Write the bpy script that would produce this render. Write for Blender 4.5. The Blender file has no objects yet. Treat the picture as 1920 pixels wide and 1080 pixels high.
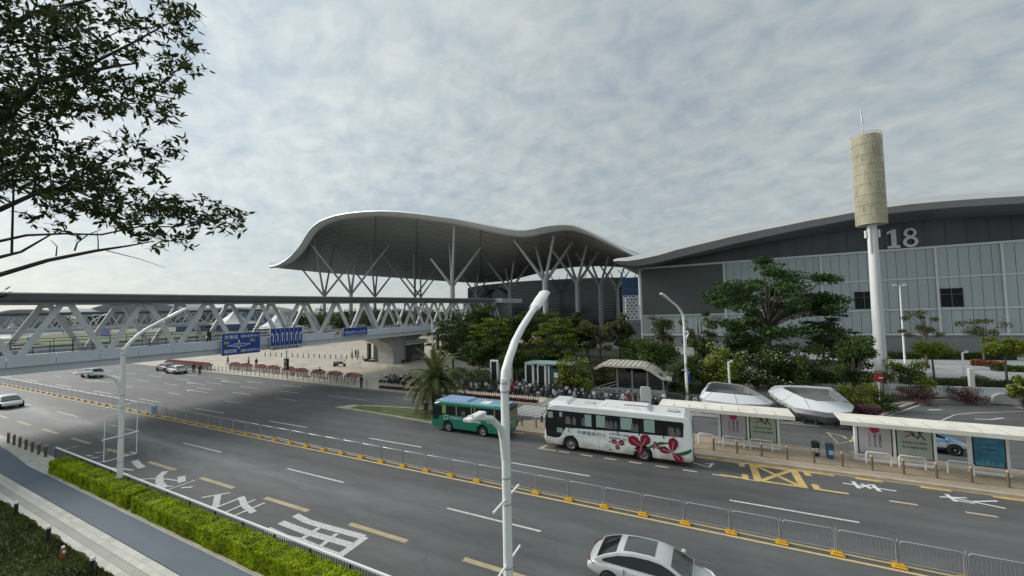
import bpy, bmesh, math, random
from mathutils import Vector, Matrix
from mathutils.bvhtree import BVHTree
R_ = math.radians
S = bpy.context.scene
COL = S.collection
rnd = random.Random(7)

# ------------------------------------------------------------------ camera
CAMH = 11.0
yaw, pitch, roll = R_(25.3), R_(2.75), R_(1.17)
fwd = Vector((-math.sin(yaw)*math.cos(pitch), math.cos(yaw)*math.cos(pitch), math.sin(pitch)))
r0 = Vector((math.cos(yaw), math.sin(yaw), 0)); u0 = r0.cross(fwd)
CR = r0*math.cos(roll) - u0*math.sin(roll)
CU = u0*math.cos(roll) + r0*math.sin(roll)
CC = Vector((0, 0, CAMH))
cam = bpy.data.cameras.new('camera'); cam.sensor_width = 36; cam.lens = 13.5
cam.clip_start = 0.1; cam.clip_end = 6000
co = bpy.data.objects.new('camera', cam); COL.objects.link(co)
co.matrix_world = Matrix(((CR.x, CU.x, -fwd.x, 0), (CR.y, CU.y, -fwd.y, 0), (CR.z, CU.z, -fwd.z, CAMH), (0, 0, 0, 1)))
S.camera = co

def ray(px, py): return fwd + CR*((px-960)/720.) + CU*((540-py)/720.)
def G(px, py, z=0):                       # world point at height z seen at a photo pixel
    d = ray(px, py); return CC + d*((z-CAMH)/d.z)
def PY(px, py, Y):                        # world point on the plane y = Y
    d = ray(px, py); return CC + d*(Y/d.y)
def PX(px, py, X):
    d = ray(px, py); return CC + d*(X/d.x)
def PD(px, py, D):                        # at depth D along the camera axis
    return CC + ray(px, py)*D

# ------------------------------------------------------------------ world + sun
SUN_EL, SUN_AZ = 30, -96   # azimuth measured from +Y towards +X
w = bpy.data.worlds.new('World'); S.world = w; w.use_nodes = True
nt = w.node_tree; nt.nodes.clear()
def N(tree, t, **k):
    n = tree.nodes.new(t)
    for a, b in k.items(): setattr(n, a, b)
    return n
def L(tree, a, b): tree.links.new(a, b)
sky = N(nt, 'ShaderNodeTexSky', sky_type='NISHITA'); sky.sun_disc = False
sky.sun_elevation = R_(SUN_EL); sky.sun_rotation = R_(SUN_AZ); sky.dust_density = 1.5; sky.air_density = 1.0
bgs = N(nt, 'ShaderNodeBackground'); bgs.inputs[1].default_value = 0.07; L(nt, sky.outputs[0], bgs.inputs[0])
tc = N(nt, 'ShaderNodeTexCoord')
sep = N(nt, 'ShaderNodeSeparateXYZ'); L(nt, tc.outputs['Generated'], sep.inputs[0])
def M_(tree, op, a, b=None, c=None, clamp=False):
    n = N(tree, 'ShaderNodeMath', operation=op); n.use_clamp = clamp
    for i, v in enumerate((a, b, c)):
        if v is None: continue
        if hasattr(v, 'is_linked') or hasattr(v, 'links'): L(tree, v, n.inputs[i])
        else: n.inputs[i].default_value = v
    return n.outputs[0]
zc = M_(nt, 'ADD', M_(nt, 'MAXIMUM', sep.outputs[2], 0.0), 0.34)
px_ = M_(nt, 'DIVIDE', sep.outputs[0], zc); py_ = M_(nt, 'DIVIDE', sep.outputs[1], zc)
cmb = N(nt, 'ShaderNodeCombineXYZ'); L(nt, px_, cmb.inputs[0]); L(nt, py_, cmb.inputs[1])
mp = N(nt, 'ShaderNodeMapping'); mp.inputs['Rotation'].default_value = (0, 0, R_(35)); mp.inputs['Scale'].default_value = (1.0, 1.2, 1)
L(nt, cmb.outputs[0], mp.inputs[0])
def noise(tree, vec, scale, detail=6, rough=.55, dist=0.0):
    n = N(tree, 'ShaderNodeTexNoise'); n.inputs['Scale'].default_value = scale; n.inputs['Detail'].default_value = detail
    n.inputs['Roughness'].default_value = rough; n.inputs['Distortion'].default_value = dist
    if vec is not None: L(tree, vec, n.inputs['Vector'])
    return n.outputs['Fac']
n1 = noise(nt, mp.outputs[0], 10.5, 5, .55, .3); n2 = noise(nt, mp.outputs[0], 1.5, 3, .5, .3); n3 = noise(nt, cmb.outputs[0], 20, 3, .5)
nn = M_(nt, 'ADD', M_(nt, 'ADD', M_(nt, 'MULTIPLY', n1, .56), M_(nt, 'MULTIPLY', n2, .34)), M_(nt, 'MULTIPLY', n3, .10))
rp = N(nt, 'ShaderNodeValToRGB'); L(nt, nn, rp.inputs[0])
e = rp.color_ramp.elements
e[0].position = .345; e[0].color = (.385, .47, .535, 1); e[1].position = .66; e[1].color = (.66, .70, .685, 1)
x = rp.color_ramp.elements.new(.47); x.color = (.50, .565, .595, 1)
# brightness towards the veiled sun
sd = Vector((math.sin(R_(SUN_AZ))*math.cos(R_(SUN_EL)), math.cos(R_(SUN_AZ))*math.cos(R_(SUN_EL)), math.sin(R_(SUN_EL))))
dt = N(nt, 'ShaderNodeVectorMath', operation='DOT_PRODUCT'); L(nt, tc.outputs['Generated'], dt.inputs[0]); dt.inputs[1].default_value = sd
glow = M_(nt, 'POWER', M_(nt, 'MAXIMUM', dt.outputs['Value'], 0.0), 2.0)
gain = M_(nt, 'ADD', M_(nt, 'MULTIPLY', glow, .44), .72)
# smooth pale band near the horizon
hz = M_(nt, 'POWER', M_(nt, 'SUBTRACT', 1.0, M_(nt, 'MAXIMUM', sep.outputs[2], 0.0), clamp=True), 7.0)
mixh = N(nt, 'ShaderNodeMix', data_type='RGBA'); L(nt, M_(nt, 'MULTIPLY', hz, .8), mixh.inputs['Factor']); L(nt, rp.outputs[0], mixh.inputs['A'])
mixh.inputs['B'].default_value = (.57, .615, .605, 1)
mulc = N(nt, 'ShaderNodeVectorMath', operation='SCALE'); L(nt, mixh.outputs['Result'], mulc.inputs[0]); L(nt, gain, mulc.inputs['Scale'])
bgc = N(nt, 'ShaderNodeBackground'); L(nt, mulc.outputs[0], bgc.inputs[0]); bgc.inputs[1].default_value = .66
ad = N(nt, 'ShaderNodeMixShader'); ad.inputs[0].default_value = .9; L(nt, bgs.outputs[0], ad.inputs[1]); L(nt, bgc.outputs[0], ad.inputs[2])
wo = N(nt, 'ShaderNodeOutputWorld'); L(nt, ad.outputs[0], wo.inputs[0])
sl = bpy.data.lights.new('sun', 'SUN'); sl.energy = 1.75; sl.angle = R_(20); sl.color = (1, .96, .9)
so = bpy.data.objects.new('sun', sl); COL.objects.link(so); so.rotation_euler = (-sd).to_track_quat('-Z', 'Y').to_euler(); so.location = (0, 0, 80)
S.view_settings.view_transform = 'Standard'; S.view_settings.look = 'None'; S.view_settings.gamma = 1
S.view_settings.use_curve_mapping = False; S.view_settings.exposure = 0.86

# ------------------------------------------------------------------ materials
MATS = {}
def mat(name, col, rough=.6, metal=0, var=.12, scale=3.0, bump=0.0, bscale=40, spec=.5, detail=4, clear=0, col2=None, coord='Object', stretch=None, trans=0, island=0):
    if name in MATS: return MATS[name]
    m = bpy.data.materials.new(name); m.use_nodes = True; t = m.node_tree
    b = t.nodes['Principled BSDF']; b.inputs['Roughness'].default_value = rough; b.inputs['Metallic'].default_value = metal
    b.inputs['Specular IOR Level'].default_value = spec; b.inputs['Coat Weight'].default_value = clear; b.inputs['Coat Roughness'].default_value = .06
    c = N(t, 'ShaderNodeTexCoord'); v = c.outputs[coord]
    if stretch:
        mm = N(t, 'ShaderNodeMapping'); mm.inputs['Scale'].default_value = stretch; L(t, v, mm.inputs[0]); v = mm.outputs[0]
    f = noise(t, v, scale, detail, .6)
    rr = N(t, 'ShaderNodeValToRGB'); L(t, f, rr.inputs[0]); rr.color_ramp.elements[0].position = .3; rr.color_ramp.elements[1].position = .7
    a = col; d = col2 or col
    rr.color_ramp.elements[0].color = (a[0]*(1-var), a[1]*(1-var), a[2]*(1-var), 1)
    rr.color_ramp.elements[1].color = (min(1, d[0]*(1+var)), min(1, d[1]*(1+var)), min(1, d[2]*(1+var)), 1)
    out = rr.outputs[0]
    if island:
        g = N(t, 'ShaderNodeNewGeometry'); hs = N(t, 'ShaderNodeHueSaturation'); L(t, out, hs.inputs['Color'])
        L(t, M_(t, 'MULTIPLY_ADD', g.outputs['Random Per Island'], island, 1-island*.5), hs.inputs['Value'])
        L(t, M_(t, 'MULTIPLY_ADD', g.outputs['Random Per Island'], .05, .475), hs.inputs['Hue']); out = hs.outputs[0]
    L(t, out, b.inputs['Base Color'])
    if bump:
        nb = noise(t, v, bscale, 3, .6); bp = N(t, 'ShaderNodeBump'); bp.inputs['Strength'].default_value = bump; bp.inputs['Distance'].default_value = .05
        L(t, nb, bp.inputs['Height']); L(t, bp.outputs[0], b.inputs['Normal'])
    if trans:
        tr = N(t, 'ShaderNodeBsdfTranslucent'); L(t, out, tr.inputs[0]); mx = N(t, 'ShaderNodeMixShader'); mx.inputs[0].default_value = trans
        L(t, b.outputs[0], mx.inputs[1]); L(t, tr.outputs[0], mx.inputs[2]); L(t, mx.outputs[0], t.nodes['Material Output'].inputs[0])
    MATS[name] = m; return m

def asphalt_mat():
    m = bpy.data.materials.new('asphalt'); m.use_nodes = True; t = m.node_tree; b = t.nodes['Principled BSDF']
    c = N(t, 'ShaderNodeTexCoord'); mm = N(t, 'ShaderNodeMapping'); mm.inputs['Scale'].default_value = (.25, 1, 1); L(t, c.outputs['Object'], mm.inputs[0])
    big = noise(t, mm.outputs[0], .22, 5, .55, .6); fine = noise(t, c.outputs['Object'], 30, 3, .7); st = noise(t, mm.outputs[0], 1.6, 6, .7)
    s = M_(t, 'ADD', M_(t, 'ADD', M_(t, 'MULTIPLY', big, .5), M_(t, 'MULTIPLY', st, .3)), M_(t, 'MULTIPLY', fine, .2))
    r = N(t, 'ShaderNodeValToRGB'); L(t, s, r.inputs[0]); r.color_ramp.elements[0].position = .35; r.color_ramp.elements[1].position = .66
    r.color_ramp.elements[0].color = (.064,.065,.066,1); r.color_ramp.elements[1].color = (.150,.152,.151,1)
    # pale worn dust film with wavy edges, further down the road
    sp = N(t, 'ShaderNodeSeparateXYZ'); L(t, c.outputs['Object'], sp.inputs[0])
    wv = noise(t, mm.outputs[0], .35, 4, .6, .5)
    tr1 = M_(t, 'SUBTRACT', 1.0, M_(t, 'MULTIPLY', M_(t, 'ABSOLUTE', M_(t, 'SUBTRACT', M_(t, 'ADD', sp.outputs[1], M_(t, 'MULTIPLY', wv, 5.0)), 19.6)), .42), clamp=True)
    tx = M_(t, 'MULTIPLY', M_(t, 'ADD', M_(t, 'MULTIPLY', sp.outputs[0], -.03), -.25), 1.0, clamp=True)
    film = M_(t, 'MULTIPLY', M_(t, 'MULTIPLY', tr1, tx), M_(t, 'MULTIPLY', st, 1.0))
    mx = N(t, 'ShaderNodeMix', data_type='RGBA'); L(t, M_(t, 'MULTIPLY', film, 1.7, clamp=True), mx.inputs['Factor']); L(t, r.outputs[0], mx.inputs['A']); mx.inputs['B'].default_value = (.25, .26, .26, 1)
    trk = M_(t, 'MULTIPLY_ADD', M_(t, 'SINE', M_(t, 'MULTIPLY', M_(t, 'ADD', sp.outputs[1], M_(t, 'MULTIPLY', big, .25)), 3.72)), .06, .97)
    trs = N(t, 'ShaderNodeVectorMath', operation='SCALE'); L(t, mx.outputs['Result'], trs.inputs[0]); L(t, trk, trs.inputs['Scale'])
    vo = N(t, 'ShaderNodeTexVoronoi', feature='DISTANCE_TO_EDGE'); vo.inputs['Scale'].default_value = .13
    dn = N(t, 'ShaderNodeVectorMath', operation='ADD'); nz = N(t, 'ShaderNodeTexNoise'); nz.inputs['Scale'].default_value = .8; L(t, c.outputs['Object'], nz.inputs[0])
    L(t, c.outputs['Object'], dn.inputs[0]); L(t, nz.outputs['Color'], dn.inputs[1]); L(t, dn.outputs[0], vo.inputs['Vector'])
    ck = M_(t, 'LESS_THAN', vo.outputs['Distance'], .0035)
    m2 = N(t, 'ShaderNodeMix', data_type='RGBA'); L(t, M_(t, 'MULTIPLY', ck, .12), m2.inputs['Factor']); L(t, trs.outputs[0], m2.inputs['A']); m2.inputs['B'].default_value = (.03, .03, .032, 1)
    L(t, m2.outputs['Result'], b.inputs['Base Color']); b.inputs['Roughness'].default_value = .62; b.inputs['Specular IOR Level'].default_value = .45
    bp = N(t, 'ShaderNodeBump'); bp.inputs['Strength'].default_value = .25; bp.inputs['Distance'].default_value = .02; L(t, fine, bp.inputs['Height']); L(t, bp.outputs[0], b.inputs['Normal'])
    return m
def paving_mat(name, c1, c2, mortar, bw, bh, rot=0, var=.5):
    m = bpy.data.materials.new(name); m.use_nodes = True; t = m.node_tree; b = t.nodes['Principled BSDF']
    c = N(t, 'ShaderNodeTexCoord'); mm = N(t, 'ShaderNodeMapping'); mm.inputs['Rotation'].default_value = (0, 0, rot); L(t, c.outputs['Object'], mm.inputs[0])
    br = N(t, 'ShaderNodeTexBrick'); br.inputs['Color1'].default_value = (*c1, 1); br.inputs['Color2'].default_value = (*c2, 1); br.inputs['Mortar'].default_value = (*mortar, 1)
    br.inputs['Scale'].default_value = 1; br.inputs['Brick Width'].default_value = bw; br.inputs['Row Height'].default_value = bh; br.inputs['Mortar Size'].default_value = .012
    L(t, mm.outputs[0], br.inputs['Vector'])
    f = noise(t, c.outputs['Object'], .35, 6, .65)
    hs = N(t, 'ShaderNodeHueSaturation'); L(t, br.outputs['Color'], hs.inputs['Color']); L(t, M_(t, 'MULTIPLY_ADD', f, var, 1-var*.5), hs.inputs['Value'])
    L(t, hs.outputs[0], b.inputs['Base Color']); b.inputs['Roughness'].default_value = .75
    return m

ASPH = asphalt_mat()
PAVE = paving_mat('plaza_paving', (.42,.375,.30), (.50,.455,.38), (.25, .22, .18), 2.4, 1.2, R_(5.5), .7)
PAVE2 = paving_mat('island_paving', (.36, .29, .2), (.42, .35, .26), (.2, .17, .13), .4, .2, 0, .9)
WALK = paving_mat('sidewalk_tiles', (.46, .45, .40), (.58, .56, .50), (.34, .34, .3), .6, .3, 0, .5)
STONE = mat('kerb_stone', (.42, .38, .31), .8, var=.2, scale=1.5)
BLUE = mat('blue_track', (.12, .15, .185), .8, var=.16, scale=.6, bump=.2, bscale=60, stretch=(.3, 1, 1))
WPAINT = mat('white_paint', (.56,.56,.54), .6, var=.28, scale=7)
WWORN = mat('worn_white_paint', (.50,.50,.49), .7, var=.3, scale=1.2)
YPAINT = mat('yellow_paint', (.62, .40, .12), .6, var=.18, scale=2.0, col2=(.66, .47, .2))
YWORN = mat('worn_yellow_paint', (.44, .36, .22), .7, var=.15, scale=1.4)
YBLOCK = mat('yellow_plastic', (.75, .42, .04), .5, var=.1)
WMET = mat('white_metal', (.80,.81,.80), .4, var=.08, scale=1.0)
WCAN = mat('white_canopy', (.78,.745,.66), .55, var=.14, scale=.9)
GMET = mat('galvanised_metal', (.45, .46, .47), .35, metal=.7, var=.1)
DMET = mat('dark_metal', (.035, .037, .04), .4, metal=.3, var=.2)
CONC = mat('concrete', (.36, .36, .35), .8, var=.12, scale=.8, bump=.1)
BR_L = mat('bridge_panel', (.64,.69,.75), .5, var=.06, scale=.3)
BR_T = mat('truss_paint', (.62,.65,.65), .5, var=.08, scale=.5)
BR_D = mat('bridge_fascia', (.10, .105, .105), .5, var=.15, scale=.4)
BLK = mat('black_rubber', (.02, .02, .021), .7, var=.2)
GLS = mat('dark_glass', (.010,.012,.014), .1, var=.3, scale=1.0, spec=.5, clear=.15)
GRASS = mat('grass_turf', (.035, .055, .015), .9, var=.4, scale=1.3, bump=1, bscale=80, col2=(.06, .075, .025))
BARK = mat('bark', (.10, .085, .065), .9, var=.3, scale=6, bump=.5)
BRONZE = mat('bronze_bollard', (.20, .15, .09), .5, metal=.4, var=.2)

# ------------------------------------------------------------------ mesh building
ONES = 'zeroth first second third fourth fifth sixth seventh eighth ninth tenth eleventh twelfth thirteenth fourteenth fifteenth sixteenth seventeenth eighteenth nineteenth'.split()
TENS = {2:('twenty','twentieth'),3:('thirty','thirtieth'),4:('forty','fortieth'),5:('fifty','fiftieth'),6:('sixty','sixtieth'),7:('seventy','seventieth')}
def nth(n):
    if n < 20: return ONES[n]
    a, b = divmod(n, 10); return TENS[a][1] if b == 0 else TENS[a][0]+'-'+ONES[b]
class MB:
    def __init__(s): s.v = []; s.f = []; s.m = []; s.mi = 0; s.sm = []; s.smooth = False
    def add(s, vs, fs, smooth=None):
        o = len(s.v); s.v += [tuple(p) for p in vs]
        for f in fs: s.f.append(tuple(i+o for i in f)); s.m.append(s.mi); s.sm.append(s.smooth if smooth is None else smooth)
        return s
    def box(s, x0, x1, y0, y1, z0, z1):
        return s.add([(x0,y0,z0),(x1,y0,z0),(x1,y1,z0),(x0,y1,z0),(x0,y0,z1),(x1,y0,z1),(x1,y1,z1),(x0,y1,z1)],
                     [(0,3,2,1),(4,5,6,7),(0,1,5,4),(1,2,6,5),(2,3,7,6),(3,0,4,7)])
    def beam(s, a, b, w, h, up=(0,0,1)):
        a = Vector(a); b = Vector(b); d = (b-a).normalized(); u = Vector(up)
        r = d.cross(u); r = r.normalized() if r.length > 1e-6 else Vector((1,0,0)); u = r.cross(d)
        r = r*w/2; u = u*h/2
        return s.add([a-r-u, a+r-u, a+r+u, a-r+u, b-r-u, b+r-u, b+r+u, b-r+u], [(0,1,2,3),(7,6,5,4),(0,4,5,1),(1,5,6,2),(2,6,7,3),(3,7,4,0)])
    def tube(s, pts, rad, seg=8, cap=True):
        pts = [Vector(p) for p in pts]; n = len(pts)
        rs = rad if isinstance(rad, (list, tuple)) else [rad]*n
        vs = []; prev = None
        for i, p in enumerate(pts):
            d = (pts[min(i+1, n-1)]-pts[max(i-1, 0)]).normalized()
            if prev is None:
                r = d.cross(Vector((0,0,1)));
                if r.length < .05: r = d.cross(Vector((0,1,0)))
                r.normalize()
            else:
                r = prev - d*prev.dot(d); r.normalize()
            prev = r; u = d.cross(r)
            for k in range(seg):
                a = 2*math.pi*k/seg; vs.append(p+(r*math.cos(a)+u*math.sin(a))*rs[i])
        fs = [(i*seg+k, i*seg+(k+1)%seg, (i+1)*seg+(k+1)%seg, (i+1)*seg+k) for i in range(n-1) for k in range(seg)]
        s.add(vs, fs, smooth=True)
        if cap: s.add(vs[:seg], [tuple(range(seg))[::-1]], False); s.add(vs[-seg:], [tuple(range(seg))], False)
        return s
    def poly(s, pts): return s.add(pts, [tuple(range(len(pts)))])
    def prism(s, pts, vec):
        n = len(pts); v = Vector(vec); p = [Vector(q) for q in pts]
        return s.add(p+[q+v for q in p], [tuple(range(n))[::-1], tuple(range(n, 2*n))]+[(i, (i+1)%n, n+(i+1)%n, n+i) for i in range(n)])
    def grid(s, rows, smooth=True):
        n = len(rows); m = len(rows[0])
        return s.add([p for r in rows for p in r], [(i*m+j, i*m+j+1, (i+1)*m+j+1, (i+1)*m+j) for i in range(n-1) for j in range(m-1)], smooth)
    def mesh(s, name, mats):
        me = bpy.data.meshes.new(name); me.from_pydata(s.v, [], s.f)
        for m in (mats if isinstance(mats, (list, tuple)) else [mats]): me.materials.append(m)
        me.polygons.foreach_set('material_index', s.m); me.polygons.foreach_set('use_smooth', s.sm); me.update()
        return me
    def build(s, name, mats, parent=None, **tags):
        o = bpy.data.objects.new(name, s.mesh(name, mats)); COL.objects.link(o)
        if parent is not None: o.parent = parent
        for k, v in tags.items():
            if v: o[k] = v
        return o
def thing(name, label, cat, loc=(0,0,0), rz=0, group=None):
    o = bpy.data.objects.new(name, None); COL.objects.link(o); o.empty_display_size = .2
    o.location = loc; o.rotation_euler = (0, 0, rz); o['label'] = label; o['category'] = cat
    if group: o['group'] = group
    return o
KIDS = {}
def dup(root, loc, rz=0, label=None, sc=None, group=None):
    r = root.copy(); COL.objects.link(r); r.location = loc; r.rotation_euler = (0, 0, rz)
    if label: r['label'] = label
    if group: r['group'] = group
    if sc: r.scale = (sc, sc, sc) if not isinstance(sc, tuple) else sc
    def rec(o, c):
        for ch in KIDS.get(o.name) or [x for x in o.children]:
            d = ch.copy(); COL.objects.link(d); d.parent = c; rec(ch, d)
    rec(root, r)
    return r
def bevel(o, w=.05, seg=2, ang=35):
    b = o.modifiers.new('bevel', 'BEVEL'); b.width = w; b.segments = seg; b.limit_method = 'ANGLE'; b.angle_limit = R_(ang); return o
def text_mesh(txt, size, font_stretch=1.0, spacing=1.0, align='LEFT'):
    cu = bpy.data.curves.new('lettering', 'FONT'); cu.body = txt; cu.size = size; cu.space_character = spacing; cu.align_x = align; cu.resolution_u = 2
    cu.offset = size*.012
    o = bpy.data.objects.new('lettering_source', cu); COL.objects.link(o)
    me = bpy.data.meshes.new_from_object(o.evaluated_get(bpy.context.evaluated_depsgraph_get()))
    bpy.data.objects.remove(o); bpy.data.curves.remove(cu)
    for v in me.vertices: v.co.x *= font_stretch
    return me
def text(txt, size, origin, right, up, m, parent=None, name='lettering', stretch=1.0, spacing=1.0, align='LEFT', **tags):
    me = text_mesh(txt, size, stretch, spacing, align); me.materials.clear(); me.materials.append(m)
    r = Vector(right).normalized(); u = Vector(up).normalized(); n = r.cross(u); O = Vector(origin)
    me.transform(Matrix(((r.x, u.x, n.x, O.x), (r.y, u.y, n.y, O.y), (r.z, u.z, n.z, O.z), (0,0,0,1))))
    o = bpy.data.objects.new(name, me); COL.objects.link(o)
    if parent is not None: o.parent = parent
    for k, v in tags.items():
        if v: o[k] = v
    return o

# ================================================================== GROUND
def sheet(name, pts, z, m, kind='structure'):
    mb = MB(); mb.poly([(p[0], p[1], z) for p in pts]); return mb.build(name, m, kind=kind)
sheet('ground', [(-2500,-300),(1500,-300),(1500,2500),(-2500,2500)], -.03, mat('far_ground', (.19,.195,.19), .85, var=.3, scale=.05))
sheet('far_lawn', [(-330,60),(-150,52),(-118,84),(-150,110),(-330,120)], .02, mat('far_grass', (.08,.11,.035), .9, var=.4, scale=.1))
sheet('road', [(-1200,9.6),(90,9.6),(90,31.1),(-14.8,31.1),(-14.8,39.6),(-40,39.6),(-110,41.0),(-1200,90)], 0, ASPH)
sheet('side_lane', [(-14.8,35.6),(90,35.6),(90,50),(36,56),(29,57.4),(22,56.2),(17.5,52),(14,46.5),(12,42.4),(-3,41.2),(-14.8,40.2)], .004, ASPH)
# plaza slab with a kerb
mb = MB(); mb.prism([(-130,42.9,-.02),(-110,41.3,-.02),(-40,39.9,-.02),(-16,40.3,-.02),(-16,140,-.02),(-112,140,-.02),(-118,80,-.02)], (0,0,.14)); mb.build('plaza_pavement', PAVE, kind='structure')
mb = MB(); mb.prism([(-170,45.7,-.02),(-110,41.0,-.02),(-40,39.6,-.02),(-14.9,39.9,-.02),(-14.9,40.25,-.02),(-40,39.9,-.02),(-110,41.3,-.02),(-170,46,-.02)], (0,0,.15)); mb.build('plaza_kerb', STONE, kind='structure')
# bus island
mb = MB(); mb.prism([(-16.2,31.35,-.02),(90,31.35,-.02),(90,35.35,-.02),(-12.2,35.35,-.02),(-15,34,-.02)], (0,0,.15)); mb.build('bus_island_pavement', PAVE2, kind='structure')
mb = MB(); mb.box(-16.3,90,31.05,31.35,-.02,.16); mb.box(-12.0,90,35.35,35.6,-.02,.16); mb.build('bus_island_kerb', STONE, kind='structure')
# parking ground behind the side lane
mb = MB(); mb.prism([(-16,40.3,-.02),(-3,41.3,-.02),(12,42.5,-.02),(14,46.6,-.02),(17.4,52.2,-.02),(22,56.5,-.02),(29,57.7,-.02),(36,56.3,-.02),(90,50.4,-.02),(90,61.6,-.02),(14,61.6,-.02),(12,140,-.02),(-16,140,-.02)], (0,0,.13)); mb.build('parking_pavement', mat('grey_paving', (.27,.26,.24), .8, var=.2, scale=.7), kind='structure')
sheet('planting_bed', [(8,50),(13,46.8),(17,52.6),(21.8,57),(29,58.2),(36,56.8),(80,53),(80,61.2),(8,61.2)], .125, mat('soil', (.10,.075,.05), .95, var=.4, scale=2, bump=.6))
sheet('garden_lawn', [(-24,52),(4,51),(6,62),(-6,100),(-60,104),(-48,70),(-30,58)], .128, mat('garden_grass', (.018,.028,.010), .95, var=.5, scale=.8, bump=1, bscale=40))
sheet('car_park', [(14,62),(160,62),(160,101),(10,101)], .0, mat('pale_concrete', (.36,.37,.38), .75, var=.15, scale=.3))
# near side
mb = MB(); mb.box(-90,60,10.5,12.0,-.02,.14); mb.build('verge_pavement', WALK, kind='structure')
sheet('bicycle_track', [(-90,9.3),(60,9.3),(60,10.62),(-44,10.55),(-50,10.9),(-60,11.2),(-90,11.3)], .150, BLUE)
mb = MB(); mb.box(-40.2,60,10.62,10.74,-.02,.17); mb.build('track_kerb', STONE, kind='structure')
mb = MB(); mb.box(-90,60,8.05,9.27,-.02,.155); mb.build('sidewalk', WALK, kind='structure')
TAC = mat('tactile_tiles', (.33,.32,.29), .8, var=.1)
mb = MB()
for k in range(5): mb.box(-90,60,8.42+k*.07,8.455+k*.07,.15,.166)
mb.build('tactile_strip', TAC, kind='structure')
def wavy(y, a): return [(x_, y+a*math.sin(x_*1.7)+a*.7*math.sin(x_*4.1)) for x_ in [v*.5 for v in range(-180, 40)]]
sheet('lawn', [(-90,-10)]+wavy(8.1,.07)+[(20,-10)], .175, GRASS)
# grass blades on the lawn
GB = mat('grass_blade', (.06,.085,.02), .8, var=.5, scale=.5, island=.8, col2=(.13,.14,.04), spec=.15)
def blades(name, n, fn, h, m, seed=1, **k):
    r = random.Random(seed); mb = MB()
    for _ in range(n):
        x_, y_, z_ = fn(r); a = r.random()*6.28; hh = h*(.5+r.random()); w_ = .035
        dx, dy = math.cos(a)*w_, math.sin(a)*w_; lx, ly = (r.random()-.5)*hh, (r.random()-.5)*hh
        mb.add([(x_-dx,y_-dy,z_),(x_+dx,y_+dy,z_),(x_+lx,y_+ly,z_+hh)], [(0,1,2)])
    return mb.build(name, m, **k)
blades('grass', 16000, lambda r: ((lambda a: (a, 8.1-.08-abs(r.random())**1.4*3.2, .17))(-44+r.random()*27)), .13, GB, kind='stuff', label='rough grass beside the pale sidewalk', category='grass')

# triangular grass island in the road
isl = [G(628,765), G(690,774), G(815,795.5), G(870,803), G(870,775), G(815,769), G(720,763), G(660,761)]
mb = MB(); mb.prism([(p.x,p.y,-.02) for p in isl], (0,0,.14)); mb.build('traffic_island_kerb', STONE, kind='structure')
cc = sum(isl, Vector())/len(isl)
sheet('traffic_island_grass', [tuple((cc+(p-cc)*(.86 if i not in (0,) else .78))[:2]) for i, p in enumerate(isl)], .126, mat('island_grass', (.12,.14,.045), .95, var=.35, scale=1.2, bump=1, bscale=50))

# ------------------------------------------------------------------ markings
ZM = .006
def mark(mb, x0, x1, y0, y1, z=ZM): mb.add([(x0,y0,z),(x1,y0,z),(x1,y1,z),(x0,y1,z)], [(0,1,2,3)])
mb = MB()
for k in range(-14, 5):       # near carriageway white dashes
    x0 = -12.7+13.45*(k+1)/1.0 if False else -26.15+13.45*k
    if x0 > 50: continue
    mark(mb, x0, x0+5.5, 17.88, 18.02)
    mark(mb, x0+.6, x0+6.2, 24.78, 24.93)
for k in range(-9, -1):
    mark(mb, -26.15+13.45*k, -26.15+13.45*k+3, 28.2, 28.35)
mb.build('white_lane_markings', WPAINT, kind='structure')
mb = MB()
for y in (31.6, 34.6, 37.4):
    for k in range(9):
        x0 = -48-k*9-(y-31)*1.2; mark(mb, x0, x0+4.2, y, y+.15)
for (a, b) in ((( -43,34.9),(-36,35.1)),((-32,36.9),(-26,37.0))): mark(mb, a[0], b[0], a[1], a[1]+.12)
# arrows in the far lanes
for (x_, y_) in ((-63,30.2),(-70,33.4),(-66,36.2),(-88,28.6),(-92,32)):
    mark(mb, x_-2, x_+2, y_, y_+.16); mb.add([(x_-3.4,y_+.08,ZM),(x_-2,y_-.35,ZM),(x_-2,y_+.5,ZM)], [(0,1,2)])
mb.build('far_lane_markings', WWORN, kind='structure')
mb = MB(); mark(mb, -104, 60, 21.06, 21.2); mark(mb, -104, 60, 21.5, 21.64); mb.build('double_yellow_line', mat('median_paint', (.62,.47,.22), .6, var=.12), kind='structure')
mb = MB()
for k in range(-9, 12):
    x0 = -16.45+6.9*k if k < 9 else 999
    if x0 < 60: mark(mb, x0, x0+3.75, 14.55, 14.82)
mb.build('tan_lane_markings', YWORN, kind='structure')
# bus bay markings
mb = MB()
for k in range(40):
    x0 = 9.2+k*2.95; mark(mb, x0, x0+1.15, 28.02, 28.2)
for k in range(8):
    x0 = -9.7+k*1.72
    if x0 < 3: mark(mb, x0, x0+.85, 28.05, 28.22)
mark(mb, -11.3, -9.9, 28.05, 28.22); mb.add([(-11.3,28.22,ZM),(-11.05,28.22,ZM),(-10.8,28.95,ZM),(-11.05,28.95,ZM)], [(0,1,2,3)])
mb.build('bus_bay_dashes', mat('cream_paint', (.50,.42,.29), .7, var=.15), kind='structure')
mb = MB()
for k in range(30):
    x0 = -18+k*2.95; mark(mb, x0, x0+1.3, 30.72, 30.93)
mark(mb, -16, 60, 30.97, 31.04, .0045)
mb.build('kerbside_yellow_dashes', YPAINT, kind='structure')
mb = MB()
bx0, bx1, by0, by1 = 2.93, 5.62, 28.12, 30.88
mark(mb, bx0, bx0+.42, by0, by1, .010); mark(mb, bx1-.42, bx1, by0, by1, .010)
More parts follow.
